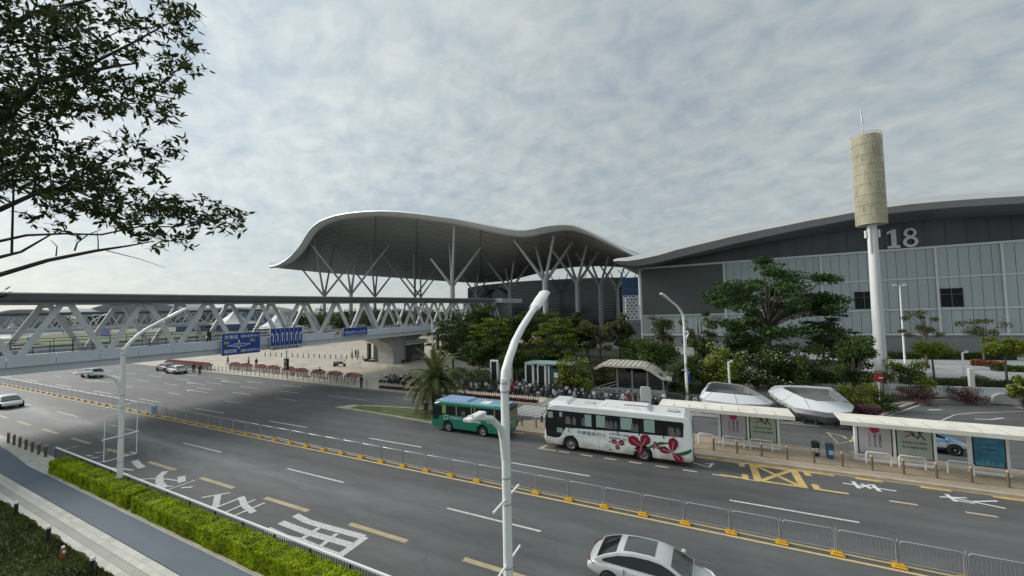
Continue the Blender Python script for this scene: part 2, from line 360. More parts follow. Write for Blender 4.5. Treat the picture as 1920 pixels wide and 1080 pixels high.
mark(mb, bx0+.42, bx1-.42, by0, by0+.2, .010); mark(mb, bx0+.42, bx1-.42, by1-.3, by1, .010)
def stroke(mb, a, b, w_, z):
    a = Vector((a[0],a[1],0)); b = Vector((b[0],b[1],0)); d = (b-a).normalized(); n = Vector((-d.y,d.x,0))*w_/2
    mb.add([(*(a-n)[:2],z),(*(b-n)[:2],z),(*(b+n)[:2],z),(*(a+n)[:2],z)], [(0,1,2,3)])
stroke(mb, (bx0+.42,by0+.2), (bx1-.42,by1-.3), .26, .012); stroke(mb, (bx0+.42,by1-.3), (bx1-.42,by0+.2), .26, .014)
for sx, sg in ((bx0-.28,-1),(bx1+.28,1)):
    for yy, g in ((by0,1),(by1,-1)):
        xa, xb = sorted((sx, sx+sg*.35)); mark(mb, xa, xb, min(yy,yy+g*.75), max(yy,yy+g*.75), .010)
        xa, xb = sorted((sx+sg*.35, sx+sg*1.6)); mark(mb, xa, xb, min(yy,yy+g*.2), max(yy,yy+g*.2), .010)
mb.build('yellow_box_marking', YPAINT, kind='structure')
# bus bay characters (drawn as strokes, stretched along the lane)
mb = MB()
def glyph(mb, strokes, ox, oy, sx, sy, w_, flip=False, z0=.010):
    # glyph coordinates: u to the reader's right 0..1, v up 0..1 ; reader drives along +X (or -X if flip)
    for i, st in enumerate(strokes):
        ww = w_
        pts = []
        for (u, v) in st:
            pts.append((ox+v*sx, oy-u*sy) if not flip else (ox-v*sx, oy+u*sy))
        for a, b in zip(pts, pts[1:]): stroke(mb, a, b, ww, z0+.0012*i)
CHE = [[(.5,1),(.5,0)],[(.2,.8),(.8,.82)],[(.25,.6),(.75,.6)],[(.05,.42),(.95,.42)]]
DA = [[(.5,1),(.5,.6),(.1,.02)],[(.5,.62),(.95,.02)],[(.05,.72),(.95,.72)]]
def trace0(pts, w_, z):
    P = [G(*p) for p in pts]
    for a, b_ in zip(P, P[1:]): stroke(mb, a, b_, w_, z)
for k, (w_, pts) in enumerate(((.12,[(1580,906),(1681,921)]),(.2,[(1599,903),(1611,916)]),(.16,[(1615,907),(1633,917)]),(.12,[(1614,914),(1632,909)]),(.2,[(1636,909),(1650,922)]),(.12,[(1762,932),(1813,934)]),(.2,[(1774,927),(1793,941)]),(.13,[(1788,934),(1886,954)]),(.12,[(1826,941),(1870,940)]),(.12,[(1790,938),(1828,945)]))): trace0(pts, w_, .010+.001*k)
for k, (w_, pts) in enumerate(((.1,[(1296,867),(1331,877)]),(.14,[(1330,877),(1336,869)]),(.1,[(1322,870),(1340,871)]))): trace0(pts, w_, .022+.001*k)
mb.build('bus_bay_lettering', mat('bright_white_paint', (.72,.72,.70), .6, var=.08), kind='structure')
# 公交专用 on the near bus lane, read by drivers heading +X
GONG = [[(.42,.98),(.3,.7),(.08,.5)],[(.58,.98),(.72,.7),(.95,.5)],[(.5,.55),(.25,.12),(.75,.15)],[(.6,.35),(.85,.02)]]
JIAO = [[(.5,1),(.52,.86)],[(.08,.8),(.92,.8)],[(.32,.7),(.12,.5)],[(.68,.7),(.9,.5)],[(.7,.56),(.5,.25),(.08,.02)],[(.3,.5),(.55,.2),(.95,.02)]]
ZHUAN = [[(.18,.84),(.82,.84)],[(.06,.64),(.94,.64)],[(.52,1),(.4,.64),(.32,.42),(.78,.42),(.5,.14)],[(.3,.22),(.7,.02)]]
YONG = [[(.14,.98),(.14,.4),(.02,.02)],[(.14,.98),(.9,.98),(.9,.06),(.76,.1)],[(.14,.68),(.9,.68)],[(.14,.4),(.9,.4)],[(.52,.98),(.52,.02)]]
mb = MB(); zc_ = [.010]
def trace(mb, cx, cy, sc, pts, w_):
    P = [G(cx+a/sc, cy+b_/sc) for a, b_ in pts]
    for a, b_ in zip(P, P[1:]): stroke(mb, a, b_, w_, zc_[0]); zc_[0] += .0004
for w_, pts in ((.38,[(1712,488),(1515,628)]),(.36,[(1205,330),(1290,375),(1390,405),(1700,490)]),(.36,[(1100,382),(1290,455),(1460,505),(1600,545)]),(.36,[(1000,430),(1130,490),(1240,515),(1380,575),(1510,622)]),(.24,[(1390,415),(1245,508)]),(.24,[(1505,465),(1380,560)]),
 (.16,[(530,205),(735,170)]),(.34,[(648,185),(628,280)]),(.18,[(625,280),(825,202)]),(.34,[(815,200),(842,265),(905,312)]),(.16,[(915,220),(680,320)]),(.16,[(985,243),(755,340)]),
 (.14,[(80,75),(160,68),(280,72),(400,90)]),(.4,[(270,15),(225,58),(228,100),(262,135)]),(.4,[(385,52),(388,95)]),(.14,[(490,78),(270,155)]),(.16,[(150,122),(320,125)]),(.2,[(380,135),(465,130)])):
    trace(mb, 240, 880, 3.84, pts, w_)
for w_, pts in ((.4,[(1365,345),(1395,385),(1440,420)]),(.2,[(1350,445),(1200,425),(1120,422)]),(.16,[(955,370),(1090,350)])): trace(mb, 0, 800, 5.4, pts, w_)
mb.build('road_lettering', WPAINT, kind='structure')
mb = MB()
for w_, pts in ((.2,[(960,268),(1100,255)]),(.2,[(870,295),(930,300)]),(.2,[(920,320),(1000,315)]),(.2,[(1020,295),(1100,280)]),(.2,[(1310,262),(1375,270)]),(.15,[(640,240),(800,195)])): trace(mb, 0, 800, 5.4, pts, w_)
mb.build('worn_lettering', WWORN, kind='structure')
# zebra crossing over the side lane
mb = MB()
for k in range(9):
    y = 35.9+k*.50; mark(mb, -17.6+.0, -12.2, y, y+.27, .010)
mb.build('zebra_crossing', WPAINT, kind='structure')
mb = MB()
for k in range(7):
    y = 32.0+k*.5; mb.box(-15.7+.35*k, -11.2, y, y+.1, .12, .134)
mb.build('island_paving_stripes', mat('dark_paving', (.16,.13,.1), .8, var=.2), kind='structure')
# side lane curved edge lines + arrows
mb = MB()
def polyline(mb, pxs, w_, z=.012):
    pts = [G(*p) for p in pxs]
    for i, (a, b) in enumerate(zip(pts, pts[1:])): stroke(mb, a, b, w_, z+.0006*i)
polyline(mb, [(1658,782),(1700,768),(1728,758),(1752,755),(1860,757)], .13)
polyline(mb, [(1762,790),(1790,778),(1830,774),(1920,772)], .12, .016)
polyline(mb, [(1740,769),(1765,768.5)], .3, .02); polyline(mb, [(1827,786),(1858,787),(1882,784)], .22, .024)
polyline(mb, [(1888,757),(1920,767)], .12, .028); polyline(mb, [(1325,782),(1540,800)], .12, .03)
polyline(mb, [(1548,812),(1580,818),(1598,830)], .12, .034); polyline(mb, [(1480,838),(1600,851)], .12, .038)
mb.build('side_lane_markings', WPAINT, kind='structure')
mb = MB(); polyline(mb, [(1552,812),(1572,833),(1598,829),(1600,818)], .14, .042); mb.build('side_lane_yellow_marking', YWORN, kind='structure')
mb = MB()
ring = [G(1640,790),G(1665,774),G(1700,761),G(1730,753.5),G(1790,751),G(1850,751)]
for a, b in zip(ring, ring[1:]): mb.beam((a.x,a.y,.09), (b.x,b.y,.09), .25, .2)
mb.build('side_lane_kerb', STONE, kind='structure')
mb = MB()
for k in range(7):
    a = G(1750+k*26, 684+k*.6); b = G(1815+k*26, 697+k*1.2); stroke(mb, a, b, .18, .012+.001*k)
for k in range(5):
    a = G(1760+k*40, 706+k*1.5); b = G(1790+k*42, 714+k*1.5); stroke(mb, a, b, .16, .022+.001*k)
mb.build('car_park_markings', mat('car_park_paint', (.65,.65,.65), .7), kind='structure')

# ================================================================== PEDESTRIAN BRIDGE
BD = Vector((math.sin(R_(5.5)), math.cos(R_(5.5)), 0)); BN = Vector((math.cos(R_(5.5)), -math.sin(R_(5.5)), 0)); BA = Vector((-55.8, 11.5, 0))
def bp(s, off, z): return BA + BD*s + BN*off + Vector((0, 0, z))
def make_bridge(name, label, s0, s1, kmin, kmax, pier=True, roof_end=None):
    t = thing(name, label, 'bridge', bp(0,0,0)); O = bp(0,0,0)
    def q(s, off, z): return bp(s, off, z) - O
    def bx(mb, sa, sb, oa, ob, za, zb):
        mb.add([q(sa,oa,za),q(sb,oa,za),q(sb,ob,za),q(sa,ob,za),q(sa,oa,zb),q(sb,oa,zb),q(sb,ob,zb),q(sa,ob,zb)], [(0,1,2,3),(7,6,5,4),(0,4,5,1),(1,5,6,2),(2,6,7,3),(3,7,4,0)])
    re = roof_end or s1
    mb = MB(); bx(mb, s0, s1, -8.6, -.25, 5.7, 6.35); bx(mb, s0, s1, -8.8, -.12, 6.36, 7.0); mb.build('deck', mat('deck_girder', (.60,.63,.66), .6, var=.1, scale=.3), t)
    mb = MB(); sl_ = 2.93
    n = int((s1-s0)/sl_)
    for o1, o2 in ((-.11, 0.0), (-9.0, -8.81)):
        mb = MB()
        for k in range(n): bx(mb, s0+k*sl_+.02, s0+(k+1)*sl_-.02, o1, o2, 6.42, 7.45)
        mb.build('parapet_panel', BR_L, t)
    for side, off in (('near',-.35),('far',-8.6)):
        for k in range(kmin, kmax+1):
            mb = MB(); p = 3.83+5.85*k
            for g in (-1, 1):
                a = q(p+g*.28, off, 12.16); b = q(p+g*2.68, off, 7.3)
                mb.beam(b, a, .32, .46, up=BD if False else (BD*4.8+Vector((0,0,2.4*g))))
            bx(mb, p-.42, p+.42, off-.18, off+.18, 11.86, 12.19)
            mb.build('truss_frame', BR_T, t)
    mb = MB(); bx(mb, s0, re, -9.6, .55, 12.2, 12.45); bx(mb, s0, re, -9.75, .7, 12.46, 13.02); mb.build('roof', BR_D, t)
    mb = MB(); bx(mb, s0, re, -9.8, .76, 13.03, 13.17); mb.build('roof_edge', mat('roof_edge_metal', (.40,.43,.43), .5), t)
    mb = MB()
    for off in (-.75, -8.2):
        mb = MB()
        mb.tube([q(s0, off, 8.55), q(s1, off, 8.55)], .035, 6); mb.tube([q(s0, off, 7.62), q(s1, off, 7.62)], .02, 5)
        k = s0
        while k < s1:
            mb.tube([q(k, off, 7.0), q(k, off, 8.55)], .03, 5, False); k += 1.45
        mb.build('railing', DMET, t)
    mb = MB()
    for off in (-.8, -8.25): bx(mb, s0, s1, off-.01, off+.01, 7.65, 8.5)
    mb.build('railing_glass', mat('railing_glass', (.10,.11,.11), .15, var=.1, trans=0), t) if False else None
    if pier:
        for sc_, oc in (((45.5, 51.5), -4.5),):
            mb = MB(); pts = []
            prof = [(45.0-2.2,5.69),(45.2-1.8,5.1),(45.9-.5,4.3),(46.6,3.4),(46.9,2.4),(46.9,0),(51.1,0),(51.1,2.4),(51.4,3.4),(52.6,4.3),(54.6,5.1),(55.0,5.69)]
            mb.prism([q(s_, -2.3, z_) for s_, z_ in prof], -BN*4.4); mb.build('pier', CONC, t)
    return t
bridge = make_bridge('footbridge', 'long covered steel footbridge with V-shaped truss frames crossing the wide road', -26, 80, -3, 13, True, 88)
b2 = make_bridge('footbridge', 'smaller distant covered footbridge seen through the trusses of the nearer one', -40, 110, -6, 18, False)
b2.location = b2.location + Vector((-165, 10, -.9))
# signs fixed to the bridge
SBLUE = mat('sign_blue', (.02,.07,.33), .35, var=.08); SWH = mat('sign_white', (.75,.77,.8), .4, var=.05)
def sign_on_bridge(name, label, s0, s1, z0, z1, off=.55):
    t = thing(name, label, 'road sign', bp(s0, off, z0)); O = bp(s0, off, z0)
    def q(s, o_, z): return bp(s, o_, z)-O
    mb = MB(); mb.prism([q(s0,off-.08,z0),q(s1,off-.08,z0),q(s1,off-.08,z1),q(s0,off-.08,z1)], BN*.08); mb.build('board', SBLUE, t)
    mb = MB()
    for a, b in (((s0,z0),(s1,z0)),((s1,z0),(s1,z1)),((s1,z1),(s0,z1)),((s0,z1),(s0,z0))): mb.beam(q(a[0],off,a[1]), q(b[0],off,b[1]), .03, .07, up=BN)
    mb.build('border', SWH, t)
    mb = MB()
    for s_ in (s0+.5, s1-.5): mb.beam(q(s_, off-.1, (z0+z1)/2), q(s_, -.3, (z0+z1)/2-.2), .08, .08)
    mb.build('bracket', GMET, t)
    return t, q
def btext(t, q, off, txt, s, z, size, m=SWH, st=1.0): return text(txt, size, q(s, off+.02, z), BD, (0,0,1), m, t, stretch=st)
t, q = sign_on_bridge('direction_sign', 'large blue direction sign with a roundabout diagram fixed to the footbridge', 16.72, 21.2, 5.55, 8.3)
btext(t, q, .55, '展景路', 17.0, 7.62, .52); btext(t, q, .55, '国际会展中心', 18.85, 7.7, .38); btext(t, q, .55, '福园路', 16.95, 5.85, .5); btext(t, q, .55, '国际会展中心', 18.85, 5.85, .38)
mb = MB()
def arrowb(mb, q, off, pts, w_): 
    for a, b in zip(pts, pts[1:]): mb.beam(q(a[0],off+.02,a[1]), q(b[0],off+.02,b[1]), .02, w_, up=BN.cross(Vector(q(b[0],0,b[1])-q(a[0],0,a[1]))))
ring_ = [(18.65+ .85*math.cos(a*math.pi/8), 6.75+.22*math.sin(a*math.pi/8)) for a in range(17)]
arrowb(mb, q, .55, ring_, .07); arrowb(mb, q, .55, [(18.65,6.97),(18.65,7.45)], .14); arrowb(mb, q, .55, [(18.65,6.53),(18.65,6.25)], .14)
arrowb(mb, q, .55, [(17.8,6.75),(17.35,6.72)], .12); arrowb(mb, q, .55, [(19.5,6.77),(19.95,6.82)], .12); mb.build('diagram', SWH, t)
btext(t, q, .55, '凤塘大道', 18.1, 6.66, .22)
mb = MB(); mb.prism([q(16.95,.57,6.95),q(17.55,.57,6.95),q(17.55,.57,7.3),q(16.95,.57,7.3)], BN*.02); mb.prism([q(19.95,.57,7.05),q(20.55,.57,7.05),q(20.55,.57,7.45),q(19.95,.57,7.45)], BN*.02); mb.build('emblem_plate', mat('emblem_green', (.28,.38,.16), .5), t)
t, q = sign_on_bridge('lane_sign', 'blue lane arrow sign with a white caption strip fixed to the footbridge', 22.55, 27.0, 6.15, 8.6)
mb = MB()
for k in range(7):
    s_ = 22.9+k*.625
    arrowb(mb, q, .55, [(s_, 6.7),(s_, 7.75)], .12)
    if k < 2: arrowb(mb, q, .55, [(s_,7.7),(s_-.2,7.75)], .12)
    if k > 4: arrowb(mb, q, .55, [(s_,7.7),(s_+.2,7.75)], .12)
    g = -.15 if k < 2 else (.15 if k > 4 else 0)
    mb.add([q(s_-.18+g,.575,7.7),q(s_+.18+g,.575,7.7),q(s_+g,.575,8.05)], [(0,1,2)])
    if k: mb.beam(q(s_-.31,.57,6.2), q(s_-.31,.57,8.55), .02, .03, up=BD)
mb.build('arrow', SWH, t)
mb = MB(); mb.prism([q(22.55,.47,5.6),q(27.0,.47,5.6),q(27.0,.47,6.12),q(22.55,.47,6.12)], BN*.08); mb.build('caption_strip', mat('caption_grey', (.5,.52,.53), .5), t)
text('请按交行导向道', .42, q(22.85, .58, 5.7), BD, (0,0,1), DMET, t, spacing=1.48)
t, q = sign_on_bridge('name_sign', 'small blue name sign fixed to the far part of the footbridge parapet', 34.0, 38.7, 6.65, 8.0, .35)
btext(t, q, .35, '国际会展中心人行天桥', 34.25, 7.1, .42); mb = MB(); arrowb(mb, q, .35, [(34.4,6.85),(38.3,6.85)], .05); mb.build('underline', SWH, t)
t = thing('round_sign', 'small round pale sign beside the blue name sign on the footbridge', 'road sign', bp(33.0,.3,7.3)); mb = MB(); mb.tube([bp(33.0,.25,7.3)-bp(33.0,.3,7.3), bp(33.0,.33,7.3)-bp(33.0,.3,7.3)], .42, 20); mb.build('disc', SWH, t)
mb = MB(); mb.tube([BN*.035, BN*.05], .3, 20); mb.build('inner_disc', mat('dull_red', (.35,.12,.1), .5), t); mb = MB(); mb.beam((0,0,-.2), (-.5,0,-.3), .06, .06); mb.build('bracket', GMET, t)

# ================================================================== MAIN CANOPY
def line_hit(px, py, p, d2):
    d = ray(px, py); a = Vector(p); b = Vector(d2)
    # CC + d*t = a + b*s  in XY
    det = d.x*(-b.y) - (-b.x)*d.y; tt = ((a.x)*(-b.y) - (-b.x)*(a.y))/det
    return CC + d*tt
NEARP, NEARD = (-163,124), (148,-21)
nearT = [(505,499),(515,497.5),(525,494),(535,488),(545,480),(555,469),(565,456),(572,444),(580,432),(589,422),(600,414),(614,408),(630,403),(655,398.5),(680,396),(700,395),(720,394.5),(750,396),(780,399),(815,403.5),(850,408),(900,418),(925,423),(950,427.5),(970,430),(985,430),(1000,427.5),(1015,424),(1030,421.5),(1045,420),(1060,419.5),(1075,421),(1090,426),(1110,435),(1130,445),(1150,455),(1170,466),(1190,476),(1215,489)]
nearB = [(508,503),(518,502),(529,499),(542,495),(555,487),(565,477),(575,464),(583,451),(591,438),(600,429),(611,422),(624,416),(640,412),(662,408),(685,406),(704,405),(722,405),(750,406.5),(780,409.5),(815,414),(850,419),(900,430),(925,435.5),(950,440.5),(970,443.5),(985,444),(1000,442),(1015,438.5),(1030,435.5),(1045,433),(1060,431.5),(1075,432),(1090,436),(1110,443.5),(1130,453),(1150,462.5),(1170,472),(1190,481),(1215,493)]
def interp(lst, x):
    for (a, ya), (b, yb) in zip(lst, lst[1:]):
        if a <= x <= b: return ya+(yb-ya)*(x-a)/(b-a)
    return lst[0][1] if x < lst[0][0] else lst[-1][1]
farL = [(505,501),(600,511),(700,518),(850,528.5),(900,531),(950,527),(972,522),(1015,511),(1040,505),(1075,501),(1115,499),(1150,500),(1190,503),(1215,506)]
rowsT, rowsB = [], []
NV = 14
TT = [line_hit(x, y, NEARP, NEARD) for x, y in nearT]
BB = [line_hit(x, y, (NEARP[0]+.3, NEARP[1]+2.2), NEARD) for x, y in nearB]
FF = [line_hit(x, interp(farL, x), (-300, 235), (270, -25)) for x, y in nearT]
for i in range(len(nearT)):
    rt, rb = [], []
    for j in range(NV+1):
        v = j/NV
        p = BB[i].lerp(FF[i], v); sag = math.sin(v*math.pi)
        rb.append(p + Vector((0,0, 1.5*sag)))
        p2 = TT[i].lerp(FF[i]+Vector((0,0,1.6)), v); rt.append(p2+Vector((0,0,2.0*sag+.8*min(1, v*6))))
    rowsT.append(rt); rowsB.append(rb)
t = thing('canopy_building', 'exhibition centre entrance with a sweeping wave-shaped canopy roof beyond the footbridge', 'building', (0,0,0))
SOF = paving_mat('canopy_soffit', (.34,.35,.352), (.38,.39,.395), (.10,.105,.11), 6.0, 1.6, R_(-8), .2)
SOF.node_tree.nodes['Principled BSDF'].inputs['Roughness'].default_value = .5
mb = MB(); mb.grid(rowsB); sof = mb.build('soffit', SOF, t)
jm = MB()
for j in range(1, 56):
    v_ = j/56; jj = v_*NV; j0 = int(jj); fj = jj-j0
    pts = [r[j0].lerp(r[min(j0+1, NV)], fj)-Vector((0,0,.12)) for r in rowsB[2:-1]]
    jm.tube(pts, .11 if j % 4 else .22, 4, False)
for i in range(3, len(rowsB)-2, 3): jm.tube([p-Vector((0,0,.15)) for p in rowsB[i]], .16, 4, False)
jm.build('soffit_joint', mat('soffit_joint', (.20,.207,.21), .5), t)
bvh = BVHTree.FromPolygons([Vector(v) for v in mb.v], mb.f)
mb = MB(); mb.grid(rowsT); mb.build('roof', mat('canopy_top', (.42,.44,.45), .45, var=.06, scale=.1), t)
mb = MB(); mb.smooth = True; mb.grid([TT, [a.lerp(b, .33)+Vector((0,-.5,-.3)) for a, b in zip(TT, BB)], BB]); mb.grid([[r[-1] for r in rowsB], [r[-1] for r in rowsT]]); mb.grid([rowsB[-1], rowsT[-1]]); mb.grid([rowsB[0], rowsT[0]])
mb.build('fascia', mat('canopy_fascia', (.47,.49,.49), .5, var=.08, scale=.15), t)
mb = MB(); mb.grid([[p+Vector((0,-.15,.05)) for p in TT], [p+Vector((0,-.35,-.45)) for p in TT]]); mb.build('roof_edge_strip', mat('edge_strip', (.55,.57,.57), .4, var=.05), t)
CCOL = mat('canopy_column', (.46,.475,.48), .5, var=.07, scale=.2)
def col_at(px, py, D, rr=.8):
    rr *= 1.18
    p = PD(px, py, D); fz = p.z
    mb = MB(); mb.tube([(p.x,p.y,0),(p.x,p.y,fz-2.2),(p.x,p.y,fz)], [rr,rr*.95,rr*.9], 12)
    for k in range(4):
        a = R_(38+90*k); d = Vector((math.cos(a)*.74, math.sin(a)*.74, 1)).normalized()
        st = Vector((p.x,p.y,fz-1.6)); hit, _, _, dist = bvh.ray_cast(st, d, 150)
        L_ = dist+.4 if dist else 14
        mb.tube([st, st+d*L_], [rr*.64, rr*.40], 9)
    mb.build('column', CCOL, t)
for a in [(658,546,196,.8),(848,530,155,.85),(1022,520,132,.85),(1082,525,148,.8),(1125,530,168,.8),(1157,537,205,.8),(956,540,190,.8),(608,551,218,.8),(703,552,238,.8),(778,551,228,.75),(789,552,250,.7),(893,548,235,.8),(1056,545,235,.7),(1090,543,250,.7),(1183,535,240,.7)]:
    col_at(*a)
# glazed hall under the canopy
dg_ = [(877,540),(890,537),(910,534),(940,531),(970,528),(1000,526),(1060,523),(1110,521),(1170,520)]
mb = MB(); top = [PY(x, y, 212) for x, y in dg_]
for a, b in zip(top, top[1:]): mb.add([(a.x,212,0),(b.x,212,0),(b.x,212,b.z),(a.x,212,a.z)], [(0,1,2,3)])
mb.add([(top[0].x,212,0),(top[0].x,212,top[0].z),(top[0].x-5,260,top[0].z),(top[0].x-5,260,0)], [(0,1,2,3)])
mb.add([(q_.x,212,q_.z) for q_ in top]+[(top[-1].x,260,top[-1].z),(top[0].x-5,260,top[0].z)], [tuple(range(len(top)+2))])
hl = mb.build('glass_wall', mat('lobby_glass', (.03,.042,.055), .12, var=.3, scale=.3, spec=.6), t)
mb = MB(); z = 1.5; k = 0
while z < 25.5:
    xa = top[0].x
    for i, p in enumerate(top):
        if p.z > z+.5: xa = p.x; break
    mb.box(xa, top[-1].x, 211.2, 211.7, z, z+.28); z += 1.55
mb.build('louvre', mat('louvre_metal', (.17,.19,.21), .4, metal=.4, var=.1), t)
mb = MB()
a0 = PY(900,560,209); a1 = PY(952,560,209)
pts = [Vector((a0.x+(a1.x-a0.x)*u, 209, 15.5+7.0*math.sin(math.pi*(.08+.84*u)))) for u in [k/12 for k in range(13)]]
mb.tube(pts, .6, 6); mb.build('arch', mat('arch_metal', (.22,.23,.24), .5), t)
# perforated patterned panel at the canopy's right end
mb = MB(); Yp = 128; pa = PY(1166,521,Yp); pb = PY(1199,600,Yp)
mb.box(pa.x, pb.x, Yp, Yp+.3, pb.z+7.9, pa.z); mb.mi = 1; mb.box(pa.x, pb.x, Yp, Yp+.3, pb.z, pb.z+7.899)
mb.build('patterned_panel', [mat('panel_blue', (.03,.11,.26), .5, var=.12), mat('panel_white', (.60,.63,.68), .5, var=.05)], t)
mb = MB(); r_ = 0; z = pb.z+.7; dz = .78
while z < pa.z-.4:
    n_ = 4
    for c_ in range(n_):
        cx = pa.x+(pb.x-pa.x)*((c_+.5+(.25 if r_ % 2 else -.25))/n_)
        if pa.x+.4 < cx < pb.x-.4: mb.add([(cx-.42,Yp-.01,z),(cx-.2,Yp-.01,z-.2),(cx+.2,Yp-.01,z-.2),(cx+.42,Yp-.01,z),(cx,Yp-.01,z+.3)], [(0,1,2,3,4)])
    z += dz*1.25; r_ += 1
mb.build('hole_pattern', mat('hole_dark', (.015,.03,.05), .6), t)
mb = MB(); mb.box(pa.x-.1, pb.x+1.5, Yp-.2, Yp+4, pb.z-1.1, pb.z-.01); mb.box(pa.x+2.8, pb.x+1.5, Yp+.2, Yp+4, 0, pb.z-1.11); mb.build('panel_plinth', mat('plinth_grey', (.2,.22,.24), .6), t)
# glass lift lobby at the bridge end
t = thing('lift_tower', 'glass lift lobby with white frame where the footbridge meets the entrance hall', 'building', (-53.5, 97, 0))
mb = MB(); mb.box(-5,5,-5,5,0,12.0); mb.build('glass_shaft', mat('green_glass', (.05,.085,.085), .15, var=.25, scale=.5, spec=.7), t)
mb = MB()
for x_ in (-5.05,-2.5,0,2.5,5.05):
    mb.box(x_-.12,x_+.12,-5.25,-5.0,0,12.0)
for z in (3,6,9): mb.box(-5.1,5.1,-5.2,-5.02,z,z+.15)
mb.build('mullion', mat('pale_frame', (.34,.37,.37), .5), t); mb = MB(); mb.box(-7,8,-7,6,12.05,13.2); mb.build('roof', mat('lift_roof', (.42,.45,.46), .5), t)

# ================================================================== HALL 18
t = thing('exhibition_hall', 'big grey exhibition hall numbered 18 with a curved overhanging roof', 'building', (0,0,0))
YH = 105.0; XE = 90.0
def hz_(px, py): return PY(px, py, YH)
CLAD = mat('hall_cladding', (.37,.42,.425), .55, var=.07, scale=.25, stretch=(1,1,.15))
l4a, l4b = hz_(1205,627.5), hz_(1920,626.5); l1a, l1b = hz_(1200,504), hz_(1920,451); l2a, l2b = hz_(1360,540), hz_(1920,512.4); l3a, l3b = hz_(1205,592), hz_(1920,575.5)
def ln(a, b, x_): return a.z+(b.z-a.z)*(x_-a.x)/(b.x-a.x)
X0 = l1a.x
def strip(mb, X0, X1, fa, fb, y):
    mb.add([(X0,y,fa(X0)),(X1,y,fa(X1)),(X1,y,fb(X1)),(X0,y,fb(X0))], [(0,1,2,3)])
f4 = lambda x_: ln(l4a,l4b,x_); f1 = lambda x_: ln(l1a,l1b,x_); f2 = lambda x_: ln(l2a,l2b,x_); f3 = lambda x_: ln(l3a,l3b,x_)
mb = MB(); strip(mb, X0, XE, lambda x_: -.1, f4, YH-.3); mb.add([(X0,YH-.3,-.1),(X0,YH-.3,f4(X0)),(X0,170,f4(X0)),(X0,170,-.1)],[(0,1,2,3)]); mb.build('plinth', mat('plinth_concrete', (.21,.22,.225), .7, var=.1, scale=.3), t)
mb = MB(); strip(mb, X0, XE, f4, f1, YH); mb.add([(X0,YH,0),(X0,YH,f1(X0)),(X0,170,f1(X0)),(X0,170,0)],[(0,1,2,3)]); mb.build('wall', CLAD, t)
# seams between cladding sheets
mb = MB(); x_ = X0+1.5
while x_ < XE: mb.box(x_-.03, x_+.03, YH-.035, YH, f4(x_)+.1, f1(x_)-.1); x_ += 1.525
mb.build('cladding_seam', mat('seam', (.13,.15,.165), .6), t)
topT = [(1150,487),(1157,484.5),(1175,482.5),(1200,477),(1235,468),(1270,458),(1325,445),(1381,432),(1430,422),(1472,413.5),(1515,404.5),(1560,396),(1610,386),(1660,378),(1705,372),(1750,367.5),(1800,364),(1850,361),(1920,357.5),(2010,355),(2120,357),(2250,364)]
midT = [(1150,490),(1157,489),(1175,489.5),(1200,486),(1235,478.5),(1270,468),(1325,455),(1381,441.5),(1430,431),(1472,423),(1515,414),(1560,406),(1610,396.5),(1660,389),(1705,383),(1750,379),(1800,375),(1850,371.5),(1920,367.5),(2010,365),(2120,367),(2250,374)]
botT = [(1153,492),(1160,495),(1177,498),(1200,498),(1235,492),(1270,483),(1325,469.5),(1381,456),(1430,445),(1472,436),(1515,427),(1560,418.5),(1610,409),(1660,401.5),(1705,396),(1750,392),(1800,388),(1850,385),(1920,381),(2010,379),(2120,381),(2250,388)]
innT = [(1165,500),(1172,502),(1185,504),(1202,503.5),(1235,497),(1270,488),(1334,474),(1385,464),(1435,454.5),(1478,447.5),(1520,441),(1562,435.5),(1612,427.5),(1664,420.5),(1708,415),(1752,411),(1802,408),(1852,405),(1920,402),(2010,400),(2120,402),(2250,409)]
A_ = [PY(x_, y_, 97.5) for x_, y_ in topT]; B_ = [PY(x_, y_, 96.5) for x_, y_ in midT]; C_ = [PY(x_, y_, 97.5) for x_, y_ in botT]; D_ = [PY(x_, y_, YH-.05) for x_, y_ in innT]
mb = MB(); mb.grid([A_, B_]); mb.build('roof_edge', mat('hall_roof_edge', (.50,.51,.505), .5, var=.05, scale=.1), t)
mb = MB(); mb.grid([B_, C_]); mb.build('fascia', mat('hall_fascia', (.29,.30,.305), .5, var=.08, scale=.1), t)
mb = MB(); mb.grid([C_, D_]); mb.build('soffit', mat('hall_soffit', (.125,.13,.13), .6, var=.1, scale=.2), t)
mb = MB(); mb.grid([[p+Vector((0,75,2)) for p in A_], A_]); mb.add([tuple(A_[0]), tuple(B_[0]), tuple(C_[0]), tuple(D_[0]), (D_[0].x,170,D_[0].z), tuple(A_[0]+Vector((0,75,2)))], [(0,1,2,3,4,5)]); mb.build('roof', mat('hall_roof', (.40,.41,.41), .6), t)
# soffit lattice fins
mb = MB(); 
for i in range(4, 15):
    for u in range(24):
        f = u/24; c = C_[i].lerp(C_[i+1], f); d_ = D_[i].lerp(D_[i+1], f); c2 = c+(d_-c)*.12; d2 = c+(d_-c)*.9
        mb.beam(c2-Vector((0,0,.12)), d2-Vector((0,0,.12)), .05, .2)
mb.build('soffit_fin', mat('fin_metal', (.24,.245,.25), .6), t)
